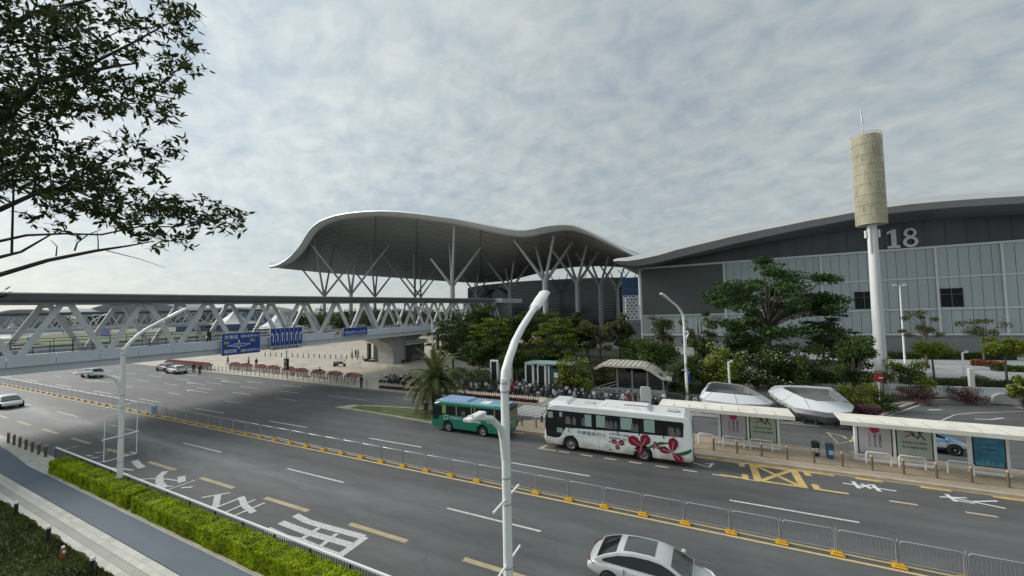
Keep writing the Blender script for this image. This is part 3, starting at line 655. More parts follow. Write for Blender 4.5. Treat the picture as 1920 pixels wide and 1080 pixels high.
# dark band under the roof
mb = MB()
dl = [p for p in D_ if p.x > X0]
prev = Vector((X0, YH-.05, D_[3].z))
for p in dl:
    a, b = (prev, p); mb.add([(a.x,YH-.02,f1(a.x)),(b.x,YH-.02,f1(b.x)),(b.x,YH-.02,b.z+.3),(a.x,YH-.02,a.z+.3)], [(0,1,2,3)]); prev = p
mb.build('dark_band', mat('band_dark', (.045,.053,.06), .35, var=.25, scale=.3, stretch=(1,1,.1)), t)
mb = MB(); x_ = X0+3
while x_ < 80:
    zt = interp([(p.x,p.z) for p in D_], x_)
    if zt-f1(x_) > .6: mb.box(x_-.05, x_+.05, YH-.1, YH-.03, f1(x_)+.15, zt)
    x_ += 3.05
mb.build('band_mullion', mat('band_mullion', (.075,.08,.09), .5), t)
HW = mat('hall_white_frame', (.58,.60,.60), .5, var=.04)
def bar(mb, f, x0, x1, w_, y=YH-.12): mb.beam((x0,y,f(x0)), (x1,y,f(x1)), .18, w_)
mb = MB(); bar(mb, f1, X0-.2, XE, .42, YH-.2); bar(mb, f4, X0-.2, XE, .36, YH-.42); mb.build('white_beam', HW, t)
mb = MB(); bar(mb, f2, 6.7, XE, .3); bar(mb, f3, X0, XE, .32); mb.build('thin_white_beam', HW, t)
for k in range(-4, 6):
    mb = MB(); x_ = 43.7+9.15*k
    if k == -4: x_ = 6.75
    mb.box(x_-.19, x_+.19, YH-.34, YH-.22, f4(x_)+.2, f1(x_)-.2)
    for d_ in (-.28,.28): mb.box(x_+d_-.05, x_+d_+.05, YH-.3, YH-.2, f4(x_)+3.0, f4(x_)+3.5)
    mb.build('white_mullion', HW, t)
mb = MB(); mb.box(X0-.25, X0+.1, YH-.34, YH-.1, .5, f1(X0)-.2)
mb.build('white_mullion', HW, t)
mb = MB(); mb.add([(X0+.4,YH-.28,f3(X0)+.2),(6.4,YH-.28,f3(6.4)+.2),(6.4,YH-.28,f1(6.4)-.3),(X0+.4,YH-.28,f1(X0)-.3)], [(0,1,2,3)]); mb.build('dark_screen', mat('led_screen_off', (.072,.08,.078), .5, var=.05), t)
for wx0, wx1 in ((44.1,47.2),(30.9,33.9),(21.6,24.6)):
    zb = f3(wx0)+.4
    f_ = None
    mb = MB(); mb.box(wx0, wx1, YH-.1, YH-.04, zb, zb+3.6); wn = mb.build('window', mat('dull_dark_glass', (.012,.016,.018), .35, var=.3, spec=.15), t)
    mb = MB(); mb.box((wx0+wx1)/2-.06, (wx0+wx1)/2+.06, YH-.2, YH-.1, zb, zb+3.6); mb.box(wx0, wx1, YH-.19, YH-.11, zb+2.4, zb+2.5)
    mb.box(wx0-.1, wx0, YH-.16, YH-.04, zb-.1, zb+3.7); mb.box(wx1, wx1+.1, YH-.16, YH-.04, zb-.1, zb+3.7)
    mb.build('window_frame', mat('window_frame', (.10,.11,.12), .5), wn)
NUM = mat('numeral_grey', (.56,.585,.59), .5)
mb = MB(); yb = YH-.55
def nm(x_, z_): return (36.45+x_*4.9, yb, 21.35+z_*3.85+.015*(x_*4.9))
mb.prism([nm(*p) for p in ((.02,0),(.42,0),(.42,.13),(.31,.13),(.31,1),(.2,1),(.02,.88),(.02,.75),(.15,.82),(.15,.13),(.02,.13))], (0,.3,0)); mb.build('numeral_one', NUM, t)
mb = MB()
def oring(cx, cz, rx, rz, w_, a0=0, a1=360):
    P = []
    for k in range(25):
        a = R_(a0+(a1-a0)*k/24); P.append((math.cos(a), math.sin(a)))
    mb.grid([[nm(cx+c*rx, cz+s_*rz) for c, s_ in P], [nm(cx+c*(rx-w_), cz+s_*(rz-w_*1.15)) for c, s_ in P]], False)
    mb.grid([[Vector(nm(cx+c*rx, cz+s_*rz))+Vector((0,.3,0)) for c, s_ in P], [nm(cx+c*rx, cz+s_*rz) for c, s_ in P]], False)
oring(.75, .745, .20, .255, .10); yb -= .004; oring(.75, .27, .235, .285, .11); mb.build('numeral_eight', NUM, t)

# ================================================================== PYLON
t = thing('pylon', 'tall white pylon with a tan lattice drum and antenna in front of the grey hall', 'pylon', (19.75,60.24,0))
mb = MB()
def ngon(r, z, n=10, e=1.0): return [Vector((r*math.cos(2*math.pi*k/n), r*e*math.sin(2*math.pi*k/n), z)) for k in range(n)]
mb.tube([(0,0,0),(0,0,20.2)], [.62,.46], 14); o = mb.build('shaft', mat('pylon_white', (.66,.67,.67), .5, var=.08, scale=.6, stretch=(1,1,.2)), t)
mb = MB(); mb.box(-.9,.9,-.9,.9,.1,.35); mb.build('base_plate', CONC, t)
mb = MB(); mb.tube([(0,0,20.0),(0,0,30.8)], 1.3, 24); mb.build('drum', mat('drum_tan', (.36,.34,.235), .7, var=.2, scale=1.5, stretch=(1,1,.25), col2=(.46,.43,.31)), t)
mb = MB(); r3 = random.Random(5)
for k in range(64):
    a = 2*math.pi*k/64; c, s_ = math.cos(a)*1.43, math.sin(a)*1.43; mb.tube([(c,s_,19.95),(c,s_,31)], .016, 4, False)
for z in (19.97,21.2,22.4,23.6,24.9,26.1,27.3,28.5,29.8,31.0):
    mb.tube([p for p in ngon(1.43,z,32)]+[ngon(1.43,z,32)[0]], .03, 4, False)
for k in range(90):
    a = r3.random()*6.28; z = 20.2+r3.random()*9.5; da = (r3.random()-.5)*.5; dz = .5+r3.random()*.8
    mb.tube([(1.4*math.cos(a),1.4*math.sin(a),z),(1.4*math.cos(a+da),1.4*math.sin(a+da),z+dz)], .03, 4, False)
mb.build('drum_lattice', mat('lattice_tan', (.58,.55,.42), .6, var=.1), t)
mb = MB(); mb.tube([(-.2,0,30.9),(-.25,0,32.6)], [.06,.05], 6); mb.tube([(-.25,0,32.6),(-.3,0,34.3)], [.09,.07], 6); mb.build('antenna', GMET, t)
mb = MB()
for sx in (-1,1): mb.box(sx*.62-.08, sx*.62+.08, -.15,.15, 18.4, 19.3); mb.beam((0,0,18.9), (sx*.6,0,18.9), .06,.06)
mb.box(-.42,-.3,-.5,-.3,16.5,19.8); mb.build('equipment_box', WMET, t)

# ================================================================== FENCES, KERBSIDE FURNITURE
# central crowd-control fence, one panel every 2 m
def fence_panel(label, white=False, high=1.05):
    t = thing('fence_panel', label, 'fence panel', (0,0,0))
    fm = WMET if white else mat('fence_steel', (.46,.47,.48), .35, metal=.5, var=.1)
    mb = MB(); r = .12
    mb.tube([(.06,0,.12),(.06,0,high-r),(.1,0,high-.04),(.06+r,0,high),(1.94-r,0,high),(1.9,0,high-.04),(1.94,0,high-r),(1.94,0,.12)], .028 if not white else .034, 6)
    mb.tube([(.06,0,.2),(1.94,0,.2)], .02, 5)
    mb.build('frame', fm, t)
    mb = MB()
    for k in range(1, 15): mb.tube([(.06+k*.125,0,.2),(.06+k*.125,0,high-.02)], .007, 4, False)
    mb.build('slat', mat('fence_bar', (.36,.37,.38), .4, metal=.4) if not white else mat('fence_bar_pale', (.60,.64,.65), .5), t)
    mb = MB(); mb.prism([(-.24,-.17,.0),(.24,-.17,0),(.24,.17,0),(-.24,.17,0)], (0,0,.05)); mb.prism([(-.2,-.13,.05),(.2,-.13,.05),(.13,.1,.15),(-.13,.1,.15)], (0,.04,.0)); mb.box(-.17,.17,-.12,.12,.05,.15)
    bevel(mb.build('foot_block', YBLOCK, t), .02)
    mb = MB(); mb.tube([(0,0,.15),(0,0,high+.06)], .03, 6); mb.build('post', fm, t)
    return t
g_ = 'grey steel fence panels along the centre line'
fp = fence_panel('grey steel fence panel standing on a yellow foot on the double yellow line', False)
fp['group'] = g_; fp.location = (-.83-2*26, 21.42, .008)
fp['label'] = 'grey steel fence panel on yellow feet, first after the blue notice board'
for k in range(-25, 18): dup(fp, (-.83+2*k, 21.42, .008), (rnd.random()-.5)*.02, 'grey steel fence panel on yellow feet, %s after the blue notice board' % nth(k+27))
g2 = 'white railing panels along the far centre line'
fw = fence_panel('white topped railing panel in the far run of the centre line fence', True, 1.15); fw['group'] = g2; fw.location = (-54.9,21.42,.008)
fw['label'] = 'white railing panel of the centre line, first before the blue notice board'
for k in range(1, 26): dup(fw, (-54.9-2*k, 21.42, .008), 0, 'white railing panel of the centre line, %s before the blue notice board' % nth(k+1))
# blue and white notice at the joint
t = thing('notice_board', 'small blue notice board where the white and grey centre fences meet', 'sign', (-52.9,21.25,.0)); mb = MB(); mb.box(-.55,.15,0,.05,.25,1.0); mb.build('board', mat('notice_blue', (.12,.3,.5), .5, var=.3, scale=4), t); mb = MB(); mb.tube([(0,.08,0),(0,.08,1.35)], .05, 6); mb.build('post', WMET, t)

# roadside guard rail by the hedges
def guard_rail(x0, x1, y):
    t = thing('guard_rail', 'white topped dark picket rail between the clipped hedges and the bus lane', 'railing', (x0,y,.14))
    mb = MB(); n = x1-x0; mb.box(0,n,-.045,.045,.93,1.0); mb.build('top_rail', WMET, t)
    mb = MB(); mb.box(0,n,-.02,.02,.1,.14); mb.build('bottom_rail', DMET, t)
    mb = MB(); k = .1
    while k < n: mb.box(k,k+.045,-.012,.012,.1,.93); k += .15
    mb.build('slat', mat('picket_grey', (.14,.145,.15), .5), t)
    k = 0
    P = None
    while k <= n:
        mb = MB(); mb.box(k-.03,k+.03,-.03,.03,0,.93); mb.build('post', DMET, t); k += 2.4
    return t
guard_rail(-43.8, 14, 11.79)
HEDGE = mat('hedge_leaf', (.23,.31,.004), .6, var=.25, scale=1.2, island=.9, col2=(.38,.46,.008), spec=.15, trans=.3)
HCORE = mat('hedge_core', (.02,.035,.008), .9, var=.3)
def hedge(x0, x1, label, seed, lab_y=(10.75,11.64)):
    r = random.Random(seed); y0, y1 = lab_y; h = .82
    t = thing('hedge', label, 'hedge', (x0, y0, .14)); W = y1-y0; Ln = x1-x0
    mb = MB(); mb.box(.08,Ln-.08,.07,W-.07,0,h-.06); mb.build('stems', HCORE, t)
    mb = MB()
    def leaf(p, nrm):
        a = Vector((r.gauss(0,1),r.gauss(0,1),r.gauss(0,1))).normalized(); n = (nrm+a*.75).normalized(); u = n.orthogonal().normalized(); u = (Matrix.Rotation(r.random()*6.28, 3, n) @ u); v = n.cross(u); s = .032+r.random()*.03
        p = Vector(p)+n*r.random()*.05
        mb.add([p-u*s*1.4, p-v*s*.6, p+u*s*1.4, p+v*s*.6], [(0,1,2,3)])
    A = [(Ln*W*1.0,'t'),(Ln*h,'f'),(Ln*h*.5,'b'),(W*h,'l'),(W*h,'r')]
    for area, k in A:
        for _ in range(int(area*780)):
            a, b = r.random(), r.random(); bump = .035*math.sin(a*Ln*2.3+seed)+.02*math.sin(a*Ln*7)
            if k == 't': leaf((a*Ln, b*W, h-.04+bump), Vector((0,0,1)))
            elif k == 'f': leaf((a*Ln, .02-bump*.6, b*h), Vector((0,-1,.2)))
            elif k == 'b': leaf((a*Ln, W, b*h), Vector((0,1,.2)))
            elif k == 'l': leaf((.02, a*W, b*h), Vector((-1,0,.2)))
            else: leaf((Ln-.02, a*W, b*h), Vector((1,0,.2)))
    mb.build('leaves', HEDGE, t); return t
hedge(-40.75, -28.9, 'clipped green hedge around the foot of the left street lamp', 1)
hedge(-28.3, -8.5, 'long bright green clipped hedge beside the word painted on the bus lane', 2)

# bollards
def bollard(name, label, h, r, m, loc, group, cap=None):
    t = thing(name, label, 'bollard', loc, 0, group)
    mb = MB(); mb.tube([(0,0,0),(0,0,h-.12)], r, 10); mb.build('post', m, t)
    mb = MB(); mb.tube([(0,0,h-.115),(0,0,h-.02),(0,0,h)], [r*1.12,r*1.12,r*.7], 10); mb.build('cap', cap or m, t); return t
b = bollard('bollard', 'brown metal bollard on the kerb of the bus stop island', .95, .065, BRONZE, (-.6,32.25,.13), 'bollards along the bus stop island', mat('bollard_cap', (.45,.33,.2), .4, metal=.4))
b['label'] = 'brown bollard on the bus island kerb, first behind the coach tail'
for k in range(1, 20): dup(b, (-.6+1.49*k, 32.25, .13), 0, 'brown bollard on the bus island kerb, %s from the coach tail' % nth(k+1))
for x_ in (-13.2,-14.6): dup(b, (x_,32.4,.13), label='brown metal bollard beside the zebra crossing, '+('nearer the white coach' if x_ > -14 else 'nearer the green bus'), group='bollards beside the zebra crossing')
b2_ = bollard('bollard', 'dark bollard with a pale cap at the paved end of the left verge', .9, .085, mat('brown_bollard', (.11,.085,.07), .5), (-53.85,11.55,.14), 'bollards at the end of the verge', mat('pale_cap', (.4,.38,.35), .4))
for k in range(1, 7): dup(b2_, (-53.85+1.36*k, 11.55+.03*k, .14), 0, 'dark pale capped bollard on the verge, %s from the picket rail' % nth(7-k))
b2_['label'] = 'dark pale capped bollard on the verge, seventh from the picket rail'
b3_ = bollard('bollard_light', 'black bollard light with a white top on the lawn edge', .75, .08, DMET, (-33.8,7.9,.17), 'bollard lights on the lawn', WMET)
b3_['category'] = 'bollard light'; b3_['label'] = 'black bollard light farthest along the lawn, left of the hydrant'
dup(b3_, (-28.4,7.78,.17), 0, 'black bollard light just left of the red hydrant on the lawn'); dup(b3_, (-23.0,7.7,.17), 0, 'black bollard light nearest the bottom edge of the lawn')
t = thing('hydrant', 'small red and white fire hydrant standing in the dark lawn', 'hydrant', (-25.74,7.57,.17)); mb = MB(); mb.tube([(0,0,0),(0,0,.42),(0,0,.5)], [.09,.09,.05], 10); mb.build('barrel', mat('hydrant_red', (.3,.07,.04), .5, var=.2), t)
mb = MB(); mb.tube([(-.17,0,.36),(.17,0,.36)], .05, 8); mb.tube([(0,0,.49),(0,0,.57)], .06, 8); mb.build('outlet_cap', WMET, t)
b4_ = bollard('bollard', 'thin dark bollard in the row across the paved plaza', .95, .09, DMET, tuple(G(497,668,.12)), 'bollards across the plaza')
b4_['label'] = 'thin dark bollard in the row across the plaza, first from the footbridge'
for k in range(1, 24): dup(b4_, tuple(G(497+k*10.2, 668+.38*k, .12)), 0, 'thin dark bollard in the row across the plaza, %s from the footbridge' % nth(k+1))
b5_ = bollard('bollard', 'slim grey bollard along the plaza kerb in front of the flower planters', 1.0, .05, mat('grey_post', (.2,.19,.17), .5), (-42.0,40.5,.12), 'bollards along the plaza kerb')
b5_['label'] = 'slim grey bollard on the plaza kerb, first from the dark picket fence'
for k in range(1, 34): dup(b5_, (-42.0-1.25*k, 40.5+.018*k*1.25, .12), 0, 'slim grey bollard on the plaza kerb, %s from the dark picket fence' % nth(k+1))
PV = Matrix.Translation((-42,11.7,0)) @ Matrix.Rotation(R_(-1.0), 4, 'Z') @ Matrix.Translation((42,-11.7,0))
for o in list(COL.objects):
    if o.parent is None and o.name.split('.')[0] in ('verge_pavement','bicycle_track','track_kerb','sidewalk','tactile_strip','lawn','grass','guard_rail','hedge','bollard_light','hydrant') or o.get('group') == 'bollards at the end of the verge': o.matrix_basis = PV @ o.matrix_basis
# plaza fence with dark posts
t = thing('plaza_fence', 'dark picket fence along the kerb behind the palm tree', 'railing', (-40,40.75,.12)); mb = MB(); mb.box(0,24,-.02,.02,.95,1.0); mb.build('rail', DMET, t)
mb = MB()
for k in range(80): mb.box(k*.3,k*.3+.05,-.025,.025,0,.95)
mb.build('slat', DMET, t)
t = thing('flower_bed', 'long low bed of dark red leaves along the plaza kerb', 'flower bed', (-39.3,40.0,.13)); mb = MB(); mb.box(0,23.1,0,.45,0,.12); mb.build('planter', STONE, t)
RLEAF = mat('red_leaf', (.12,.02,.025), .7, var=.3, island=.6); rr_ = random.Random(3); mb = MB()
for _ in range(5200):
    p = Vector((rr_.random()*23.1, rr_.random()*.5, .1+rr_.random()*.28)); a = Vector((rr_.gauss(0,1),rr_.gauss(0,1),rr_.gauss(0,.6))).normalized(); u = a.orthogonal()*.06; v = a.cross(u)
    mb.add([p-u,p-v,p+u,p+v], [(0,1,2,3)])
mb.build('leaves', RLEAF, t)
# planters with pink flowers
PINK = mat('pink_flower', (.36,.13,.14), .7, var=.3, island=.7, col2=(.48,.24,.24)); PLW = mat('planter_white', (.62,.60,.55), .6, var=.1)
t = thing('flower_planter', 'white planter box heaped with pink red flowers on the plaza', 'planter', tuple(G(637,713,.12)), R_(178), 'pink flower planters in rows on the plaza')
mb = MB(); mb.box(0,2.3,-.4,.4,.25,.8); bevel(mb.build('box', PLW, t), .03)
mb = MB(); mb.box(-.03,2.33,-.43,.43,.05,.2); mb.build('base', WMET, t)
for x_ in (0,.78,1.56,2.3): mb = MB(); mb.box(x_-.04,x_+.04,-.46,-.41,0,.85); mb.box(x_-.04,x_+.04,.41,.46,0,.85); mb.build('bracket', DMET, t)
mb = MB()
for _ in range(520):
    p = Vector((rr_.random()*2.4-.05, rr_.gauss(0,.28), .82+abs(rr_.gauss(0,.17)))); a = Vector((rr_.gauss(0,1),rr_.gauss(0,1),rr_.gauss(0,.7))).normalized(); u = a.orthogonal()*.09; v = a.cross(u)
    mb.add([p-u,p-v,p+u,p+v], [(0,1,2,3)])
mb.build('flowers', PINK, t)
pl = t; pl['label'] = 'white planter heaped with pink flowers, second in the near row from its right end'
for px_0, py_0 in [(671,716.5),(605,709.5),(573,706.5),(549,703),(520,700.5),(496,698),(468,695.5),(447,693.5)]:
    p = G(px_0, py_0, .12); dup(pl, tuple(p), R_(178), 'white planter heaped with pink flowers, %s in the near row from its right end' % nth(1+[671,637,605,573,549,520,496,468,447].index(px_0)))
for k in range(10):
    p = G(392-k*7.5, 694-k*.75, .12); dup(pl, tuple(p), R_(178), group='pink flower planters on the far plaza', label='white planter with pink flowers behind the parked cars, %s from the right' % nth(k+1))

# ---------------------------------------------------------------- street lamps
LW = mat('lamp_white', (.80,.81,.80), .45, var=.10, scale=2.5, stretch=(1,1,.3)); LENS = mat('lamp_lens', (.5,.5,.46), .3)
def street_lamp(label, loc, s=1, group=None, banner=False, arm=3.2, zt=11.3, lower=2.0, frame=False, lz=0.0):
    t = thing('street_lamp', label, 'street lamp', loc, 0, group)
    mb = MB(); mb.tube([(0,0,0),(0,0,7.0),(0,0,8.85)], [.15,.128,.12], 12); mb.build('pole', LW, t)
    def oval(mb, k, x0=0): mb.v = [(x_*k, y, z) for x_, y, z in mb.v]; return mb
    mb = MB(); A3 = arm/3.0; dz_ = zt-11.3; pts = [(0,0,8.5),(0,s*.06*A3,8.85+dz_),(0,s*.28*A3,9.2+dz_),(0,s*.68*A3,9.7+dz_),(0,s*1.15*A3,10.1+dz_),(0,s*1.9*A3,10.6+dz_),(0,s*2.2*A3,10.79+dz_)]
    mb.tube(pts, [.12,.11,.105,.10,.095,.095,.095], 12); oval(mb, 1.3); mb.build('arm', LW, t)
    y0 = s*arm*.70; y1 = s*arm; z0 = 10.72+dz_; mb = MB()
    mb.tube([(0,y0,z0),(0,(y0+y1)/2,(z0+zt)/2),(0,y1,zt),(0,y1+s*.12,zt+.03)], [.105,.115,.11,.05], 10); oval(mb, 2.1); hd = mb.build('lamp_head', LW, t)
    mb = MB(); dz = (zt-z0)/(y1-y0); mb.poly([(-.12,y0+s*.2,z0+dz*s*.2-.13),(.12,y0+s*.2,z0+dz*s*.2-.13),(.12,y1,zt-.125),(-.12,y1,zt-.125)]); mb.build('lens', LENS, hd)
    if lower:
        mb = MB(); mb.tube([(0,0,6.0+lz),(0,-s*.12,6.65+lz),(0,-s*.30,7.02+lz),(0,-s*.85,7.42+lz*1.1),(0,-s*lower,7.7+lz*1.2)], [.12,.11,.09,.07,.06], 10); oval(mb, 1.25); mb.build('lower_arm', LW, t)
        mb = MB(); mb.box(-.12,.12,*sorted((-s*lower*.66,-s*(lower+.12))),7.60+lz*1.2,7.70+lz*1.2) ; bevel(mb.build('lower_lamp_head', LW, t), .03)
    for z in (8.45,8.7,5.95,5.2,3.4,1.9): mb = MB(); mb.tube([(0,0,z),(0,0,z+.05)], .132+.012*(z < 6), 12); mb.build('collar', mat('collar_grey', (.42,.43,.44), .4), t)
    mb = MB(); mb.tube([(0,0,.0),(0,0,.04)], .34, 14); mb.box(-.09,.09,-.205,-.17,.6,1.1); mb.build('base_plate', mat('collar_grey', (.42,.43,.44), .4), t)
    for z in (5.35, 3.5):
        mb = MB(); mb.beam((0,-.85,z), (0,.85,z+.05), .05, .05); mb.build('banner_rod', LW, t)
    if frame:
        mb = MB()
        for y_ in (-.75,.75): mb.beam((0,y_,2.2),(0,y_,4.9),.035,.035)
        for z_ in (2.2,4.9): mb.beam((0,-.75,z_),(0,.75,z_),.03,.03)
        mb.build('banner_frame', LW, t)
    if banner:
        mb = MB(); mb.box(-.03,.03,.18,.80,1.9,3.45) if s > 0 else mb.box(-.03,.03,-.2+.4,.8,1.9,3.45); bn = mb.build('banner', SBLUE, t)
        text('会展中心', .42, (.05,.30,2.95), (0,1,0), (0,0,1), SWH, bn, stretch=.5)
    return t
street_lamp('white double armed street lamp rising out of the clipped hedge at left', (-32.3,11.4,.0), 1, frame=True)
street_lamp('tall white street lamp closest to the camera, in front of the green bus', (-5.2,10.35,.0), 1, arm=3.6, zt=11.5, lz=.45)
lr = street_lamp('white street lamp with a blue banner beside the subway entrance', (-1.1,47,.12), -1, banner=True, arm=4.2, zt=11.9, lower=.6); lr.rotation_euler.z = R_(-28)
street_lamp('white street lamp standing behind the palm tree', (-38.4,50.8,.12), -1, arm=4.0)
street_lamp('white street lamp beyond the footbridge at the left edge', (-150,46,0), 1)
def mast(label, loc, h, heads):
    t = thing('lamp_post', label, 'lamp post', loc); mb = MB(); mb.tube([(0,0,0),(0,0,h)], [.16,.09], 8); mb.build('pole', LW, t)
    for dx in heads: mb = MB(); mb.beam((0,0,h), (dx,0,h+.08), .16, .1); mb.box(min(dx,dx*.5),max(dx,dx*.5),-.15,.15,h+.14,h+.24); mb.build('lamp_head', LW, t)
    return t
mast('slim white lamp post with twin heads before the grey hall wall', (32,88,0), 13.2, (-.9,.9))
mast('thin white lamp post with one small head beside the dark hall screen', (-15.0,96,0), 12.5, (1.0,))
mast('white pole among the trees under the wave canopy', (-27.5,92,0), 6.5, (.3,))
mast('white post with a small lamp beside the left sunken glass well', (3.2,49.2,.12), 4.2, (.4,))
mast('low white lamp post behind the white fence near the car park', (29.5,66.5,0), 4.2, (.5,))

# ---------------------------------------------------------------- bus shelters
PA = mat('poster_grey', (.48,.47,.50), .4, var=.05); PB = mat('poster_green', (.40,.46,.38), .4, var=.06); PC = mat('poster_blue', (.03,.16,.30), .35, var=.35, scale=.8, col2=(.05,.25,.36))
PRED = mat('poster_red', (.42,.03,.09), .5, var=.3, scale=6); INK = mat('ink', (.035,.035,.035), .6); PKT = mat('poster_pink', (.42,.2,.24), .5)
def shelter(label, x0, x1, panels):
    t = thing('bus_shelter', label, 'bus shelter', (x0, 33.5, .13)); W = x1-x0
    mb = MB(); mb.prism([(0,-1.05,2.82),(.15,1.1,2.86),(W,1.1,2.86),(W,-1.05,2.82)], (0,0,.07)); mb.prism([(-.04,-1.12,2.66),(-.04,-1.06,2.66),(W,-1.06,2.66),(W,-1.12,2.66)], (0,0,.26)); mb.build('canopy', WCAN, t)
    mb = MB(); k = 1.1
    while k < W: mb.box(k,k+.03,-1.04,1.05,2.9,2.915); k += 1.1
    mb.build('canopy_seam', mat('seam_brown', (.34,.3,.25), .6), t)
    mb = MB(); mb.box(.3,W-.2,.5,.7,2.6,2.81); mb.build('beam', WMET, t)
    for (pa_, pb_, kinds) in panels:
        a, b_ = pa_-x0, pb_-x0; n = len(kinds); w_ = (b_-a)/n
        for k in range(n+1):
            mb = MB(); mb.box(a+k*w_-.07, a+k*w_+.07, .55,.75, 0, 2.6); mb.build('post', WMET, t)
        mb = MB(); mb.box(a+.07,b_-.07,.58,.72,.33,.45); mb.build('bottom_rail', WMET, t)
        mb = MB(); mb.box(a-.1,b_+.1,.5,.8,.0,.08); mb.build('base', WMET, t)
        for k, kd in enumerate(kinds):
            xa, xb = a+k*w_+.09, a+(k+1)*w_-.09
            mb = MB(); mb.box(xa,xb,.56,.74,.46,2.58); lb = mb.build('light_box', DMET, t)
            m = {'a':PA,'b':PB,'c':PC}[kd]; mb = MB(); mb.box(xa+.06,xb-.06,.54,.557,.52,2.52); ps = mb.build('poster', m, lb)
            cx = (xa+xb)/2; y = .535
            if kd == 'a':
                mb = MB(); mb.poly([(cx+.27*math.cos(q_*.3927), y, 2.15+.27*math.sin(q_*.3927)) for q_ in range(16)]); mb.build('emblem', PRED, ps)
                for j, (dx, n_, z1) in enumerate(((-.28,7,1.72),(0,7,1.72),(.26,7,1.72))):
                    text('\n'.join(('讲文明','树新风','共建美')[j]+('好城市')), .15, (cx+dx-.07, y-.01, z1), (1,0,0), (0,0,1), PKT if j == 0 else INK, ps)
            elif kd == 'b':
                mb = MB(); z0 = 2.05
                for pts, w2 in (([(-.5,.12),(-.2,.1),(.1,.14)],.05),([(-.15,.25),(-.02,.0),(.06,-.1)],.15),([(-.05,0),(-.28,-.12),(-.5,-.25)],.05),([(.06,-.1),(.2,-.2),(.25,-.28)],.06),([(.3,.2),(.5,.22),(.62,.12)],.06),([(.4,.2),(.42,0)],.14),([(.35,-.05),(.3,-.28)],.07),([(.42,-.02),(.62,-.2),(.72,-.34)],.07)):
                    for p_, q2 in zip(pts, pts[1:]): mb.beam((cx+p_[0]*.8-.05,y,z0+p_[1]), (cx+q2[0]*.8-.05,y,z0+q2[1]), w2, .012, up=(0,1,0))
                mb.build('drawing', INK, ps); mb = MB(); mb.beam((cx-.2,y-.012,z0+.28),(cx-.08,y-.012,z0+.0),.13,.01,up=(0,1,0)); mb.build('drawing_accent', PRED, ps)
                text('文明出行你我他', .17, (cx-.62,y,1.42), (1,0,0), (0,0,1), INK, ps, spacing=1.05); text('和谐共建好家园', .17, (cx-.62,y,1.12), (1,0,0), (0,0,1), INK, ps, spacing=1.05)
            else:
                pm = mat('poster_pale', (.35,.5,.58), .5)
                for j, s_ in enumerate(('深圳欢迎','会展中心','精彩绽放','未来之城')): text(s_, .17, (cx-.3,y,2.2-j*.3), (1,0,0), (0,0,1), mat('poster_mid', (.12,.33,.48), .5), ps)
                mb = MB(); r7 = random.Random(9)
                for j in range(14):
                    h_ = .08+r7.random()*.3; mb.box(xa+.1+j*(xb-xa-.25)/14, xa+.1+(j+.8)*(xb-xa-.25)/14, y-.005, y, .53, .53+h_)
                mb.build('skyline_print', mat('skyline_teal', (.14,.38,.40), .5, var=.3, scale=5), ps)
        # lean rails in front
    return t
shelter('white bus shelter behind the white coach with two posters under its long canopy', -2.85, 5.95, [(1.4,5.2,('a','b'))])
shelter('white bus shelter at right with two pale posters and one blue poster', 8.45, 19.5, [(9.62,13.55,('a','b')),(15.15,16.75,('c',))])
def lean_rail(x0, x1, label, group=None, y=33.55, h=.75):
    t = thing('lean_rail', label, 'bench rail', (x0,y,.13), 0, group); W = x1-x0
    mb = MB(); mb.tube([(0,0,0),(0,0,h-.1),(.08,0,h),(W-.08,0,h),(W,0,h-.1),(W,0,0)], .045, 8); mb.build('rail', WMET, t)
    mb = MB(); mb.box(.02,W-.02,-.06,.2,h-.22,h-.15); mb.build('seat', mat('pale_pink_metal', (.55,.52,.51), .5), t)
for a, b_, l in ((1.6,2.95,'white tube lean rail under the round red emblem poster behind the coach'),(3.35,4.7,'white tube lean rail under the drawn figures poster beside the coach'),(9.95,11.2,'white tube lean rail under the red emblem poster of the right shelter'),(11.6,12.85,'white tube lean rail under the green poster of the right shelter'),(13.85,15.0,'white tube lean rail in front of the blue and white taxi')): lean_rail(a, b_, l)
lean_rail(-.1, 1.0, 'white tube lean rail just behind the rear of the white coach')
def bin_(label, x_, y_, m, lid):
    t = thing('litter_bin', label, 'litter bin', (x_,y_,.13)); mb = MB(); mb.tube([(0,0,.05),(0,0,.8)], [.2,.24], 14); mb.build('body', m, t)
    mb = MB(); mb.tube([(0,0,.81),(0,0,.9),(0,0,1.0),(0,0,1.02)], [.26,.26,.2,.05], 14); mb.build('lid', lid, t)
    mb = MB(); mb.box(-.12,.12,-.262,-.235,.3,.6); mb.build('label_plate', mat('label_pale', (.5,.55,.55), .5), t)
bin_('black litter bin next to the blue one between the two bus shelters', 7.3, 33.8, DMET, DMET)
bin_('blue litter bin between the two bus shelters', 8.05, 33.65, mat('bin_blue', (.03,.12,.28), .4), mat('bin_lid', (.05,.06,.08), .4))
t = thing('island_fence', 'grey picket fence between the two shelters at the back of the bus island', 'railing', (5.4,35.2,.13)); mb = MB(); mb.box(0,4.2,-.02,.02,.95,1); mb.box(0,4.2,-.02,.02,.1,.14); mb.build('rail', GMET, t)
mb = MB()
for k in range(34): mb.box(k*.125,k*.125+.03,-.01,.01,.14,.95)
mb.build('slat', mat('fence_bar', (.24,.25,.26), .4), t)

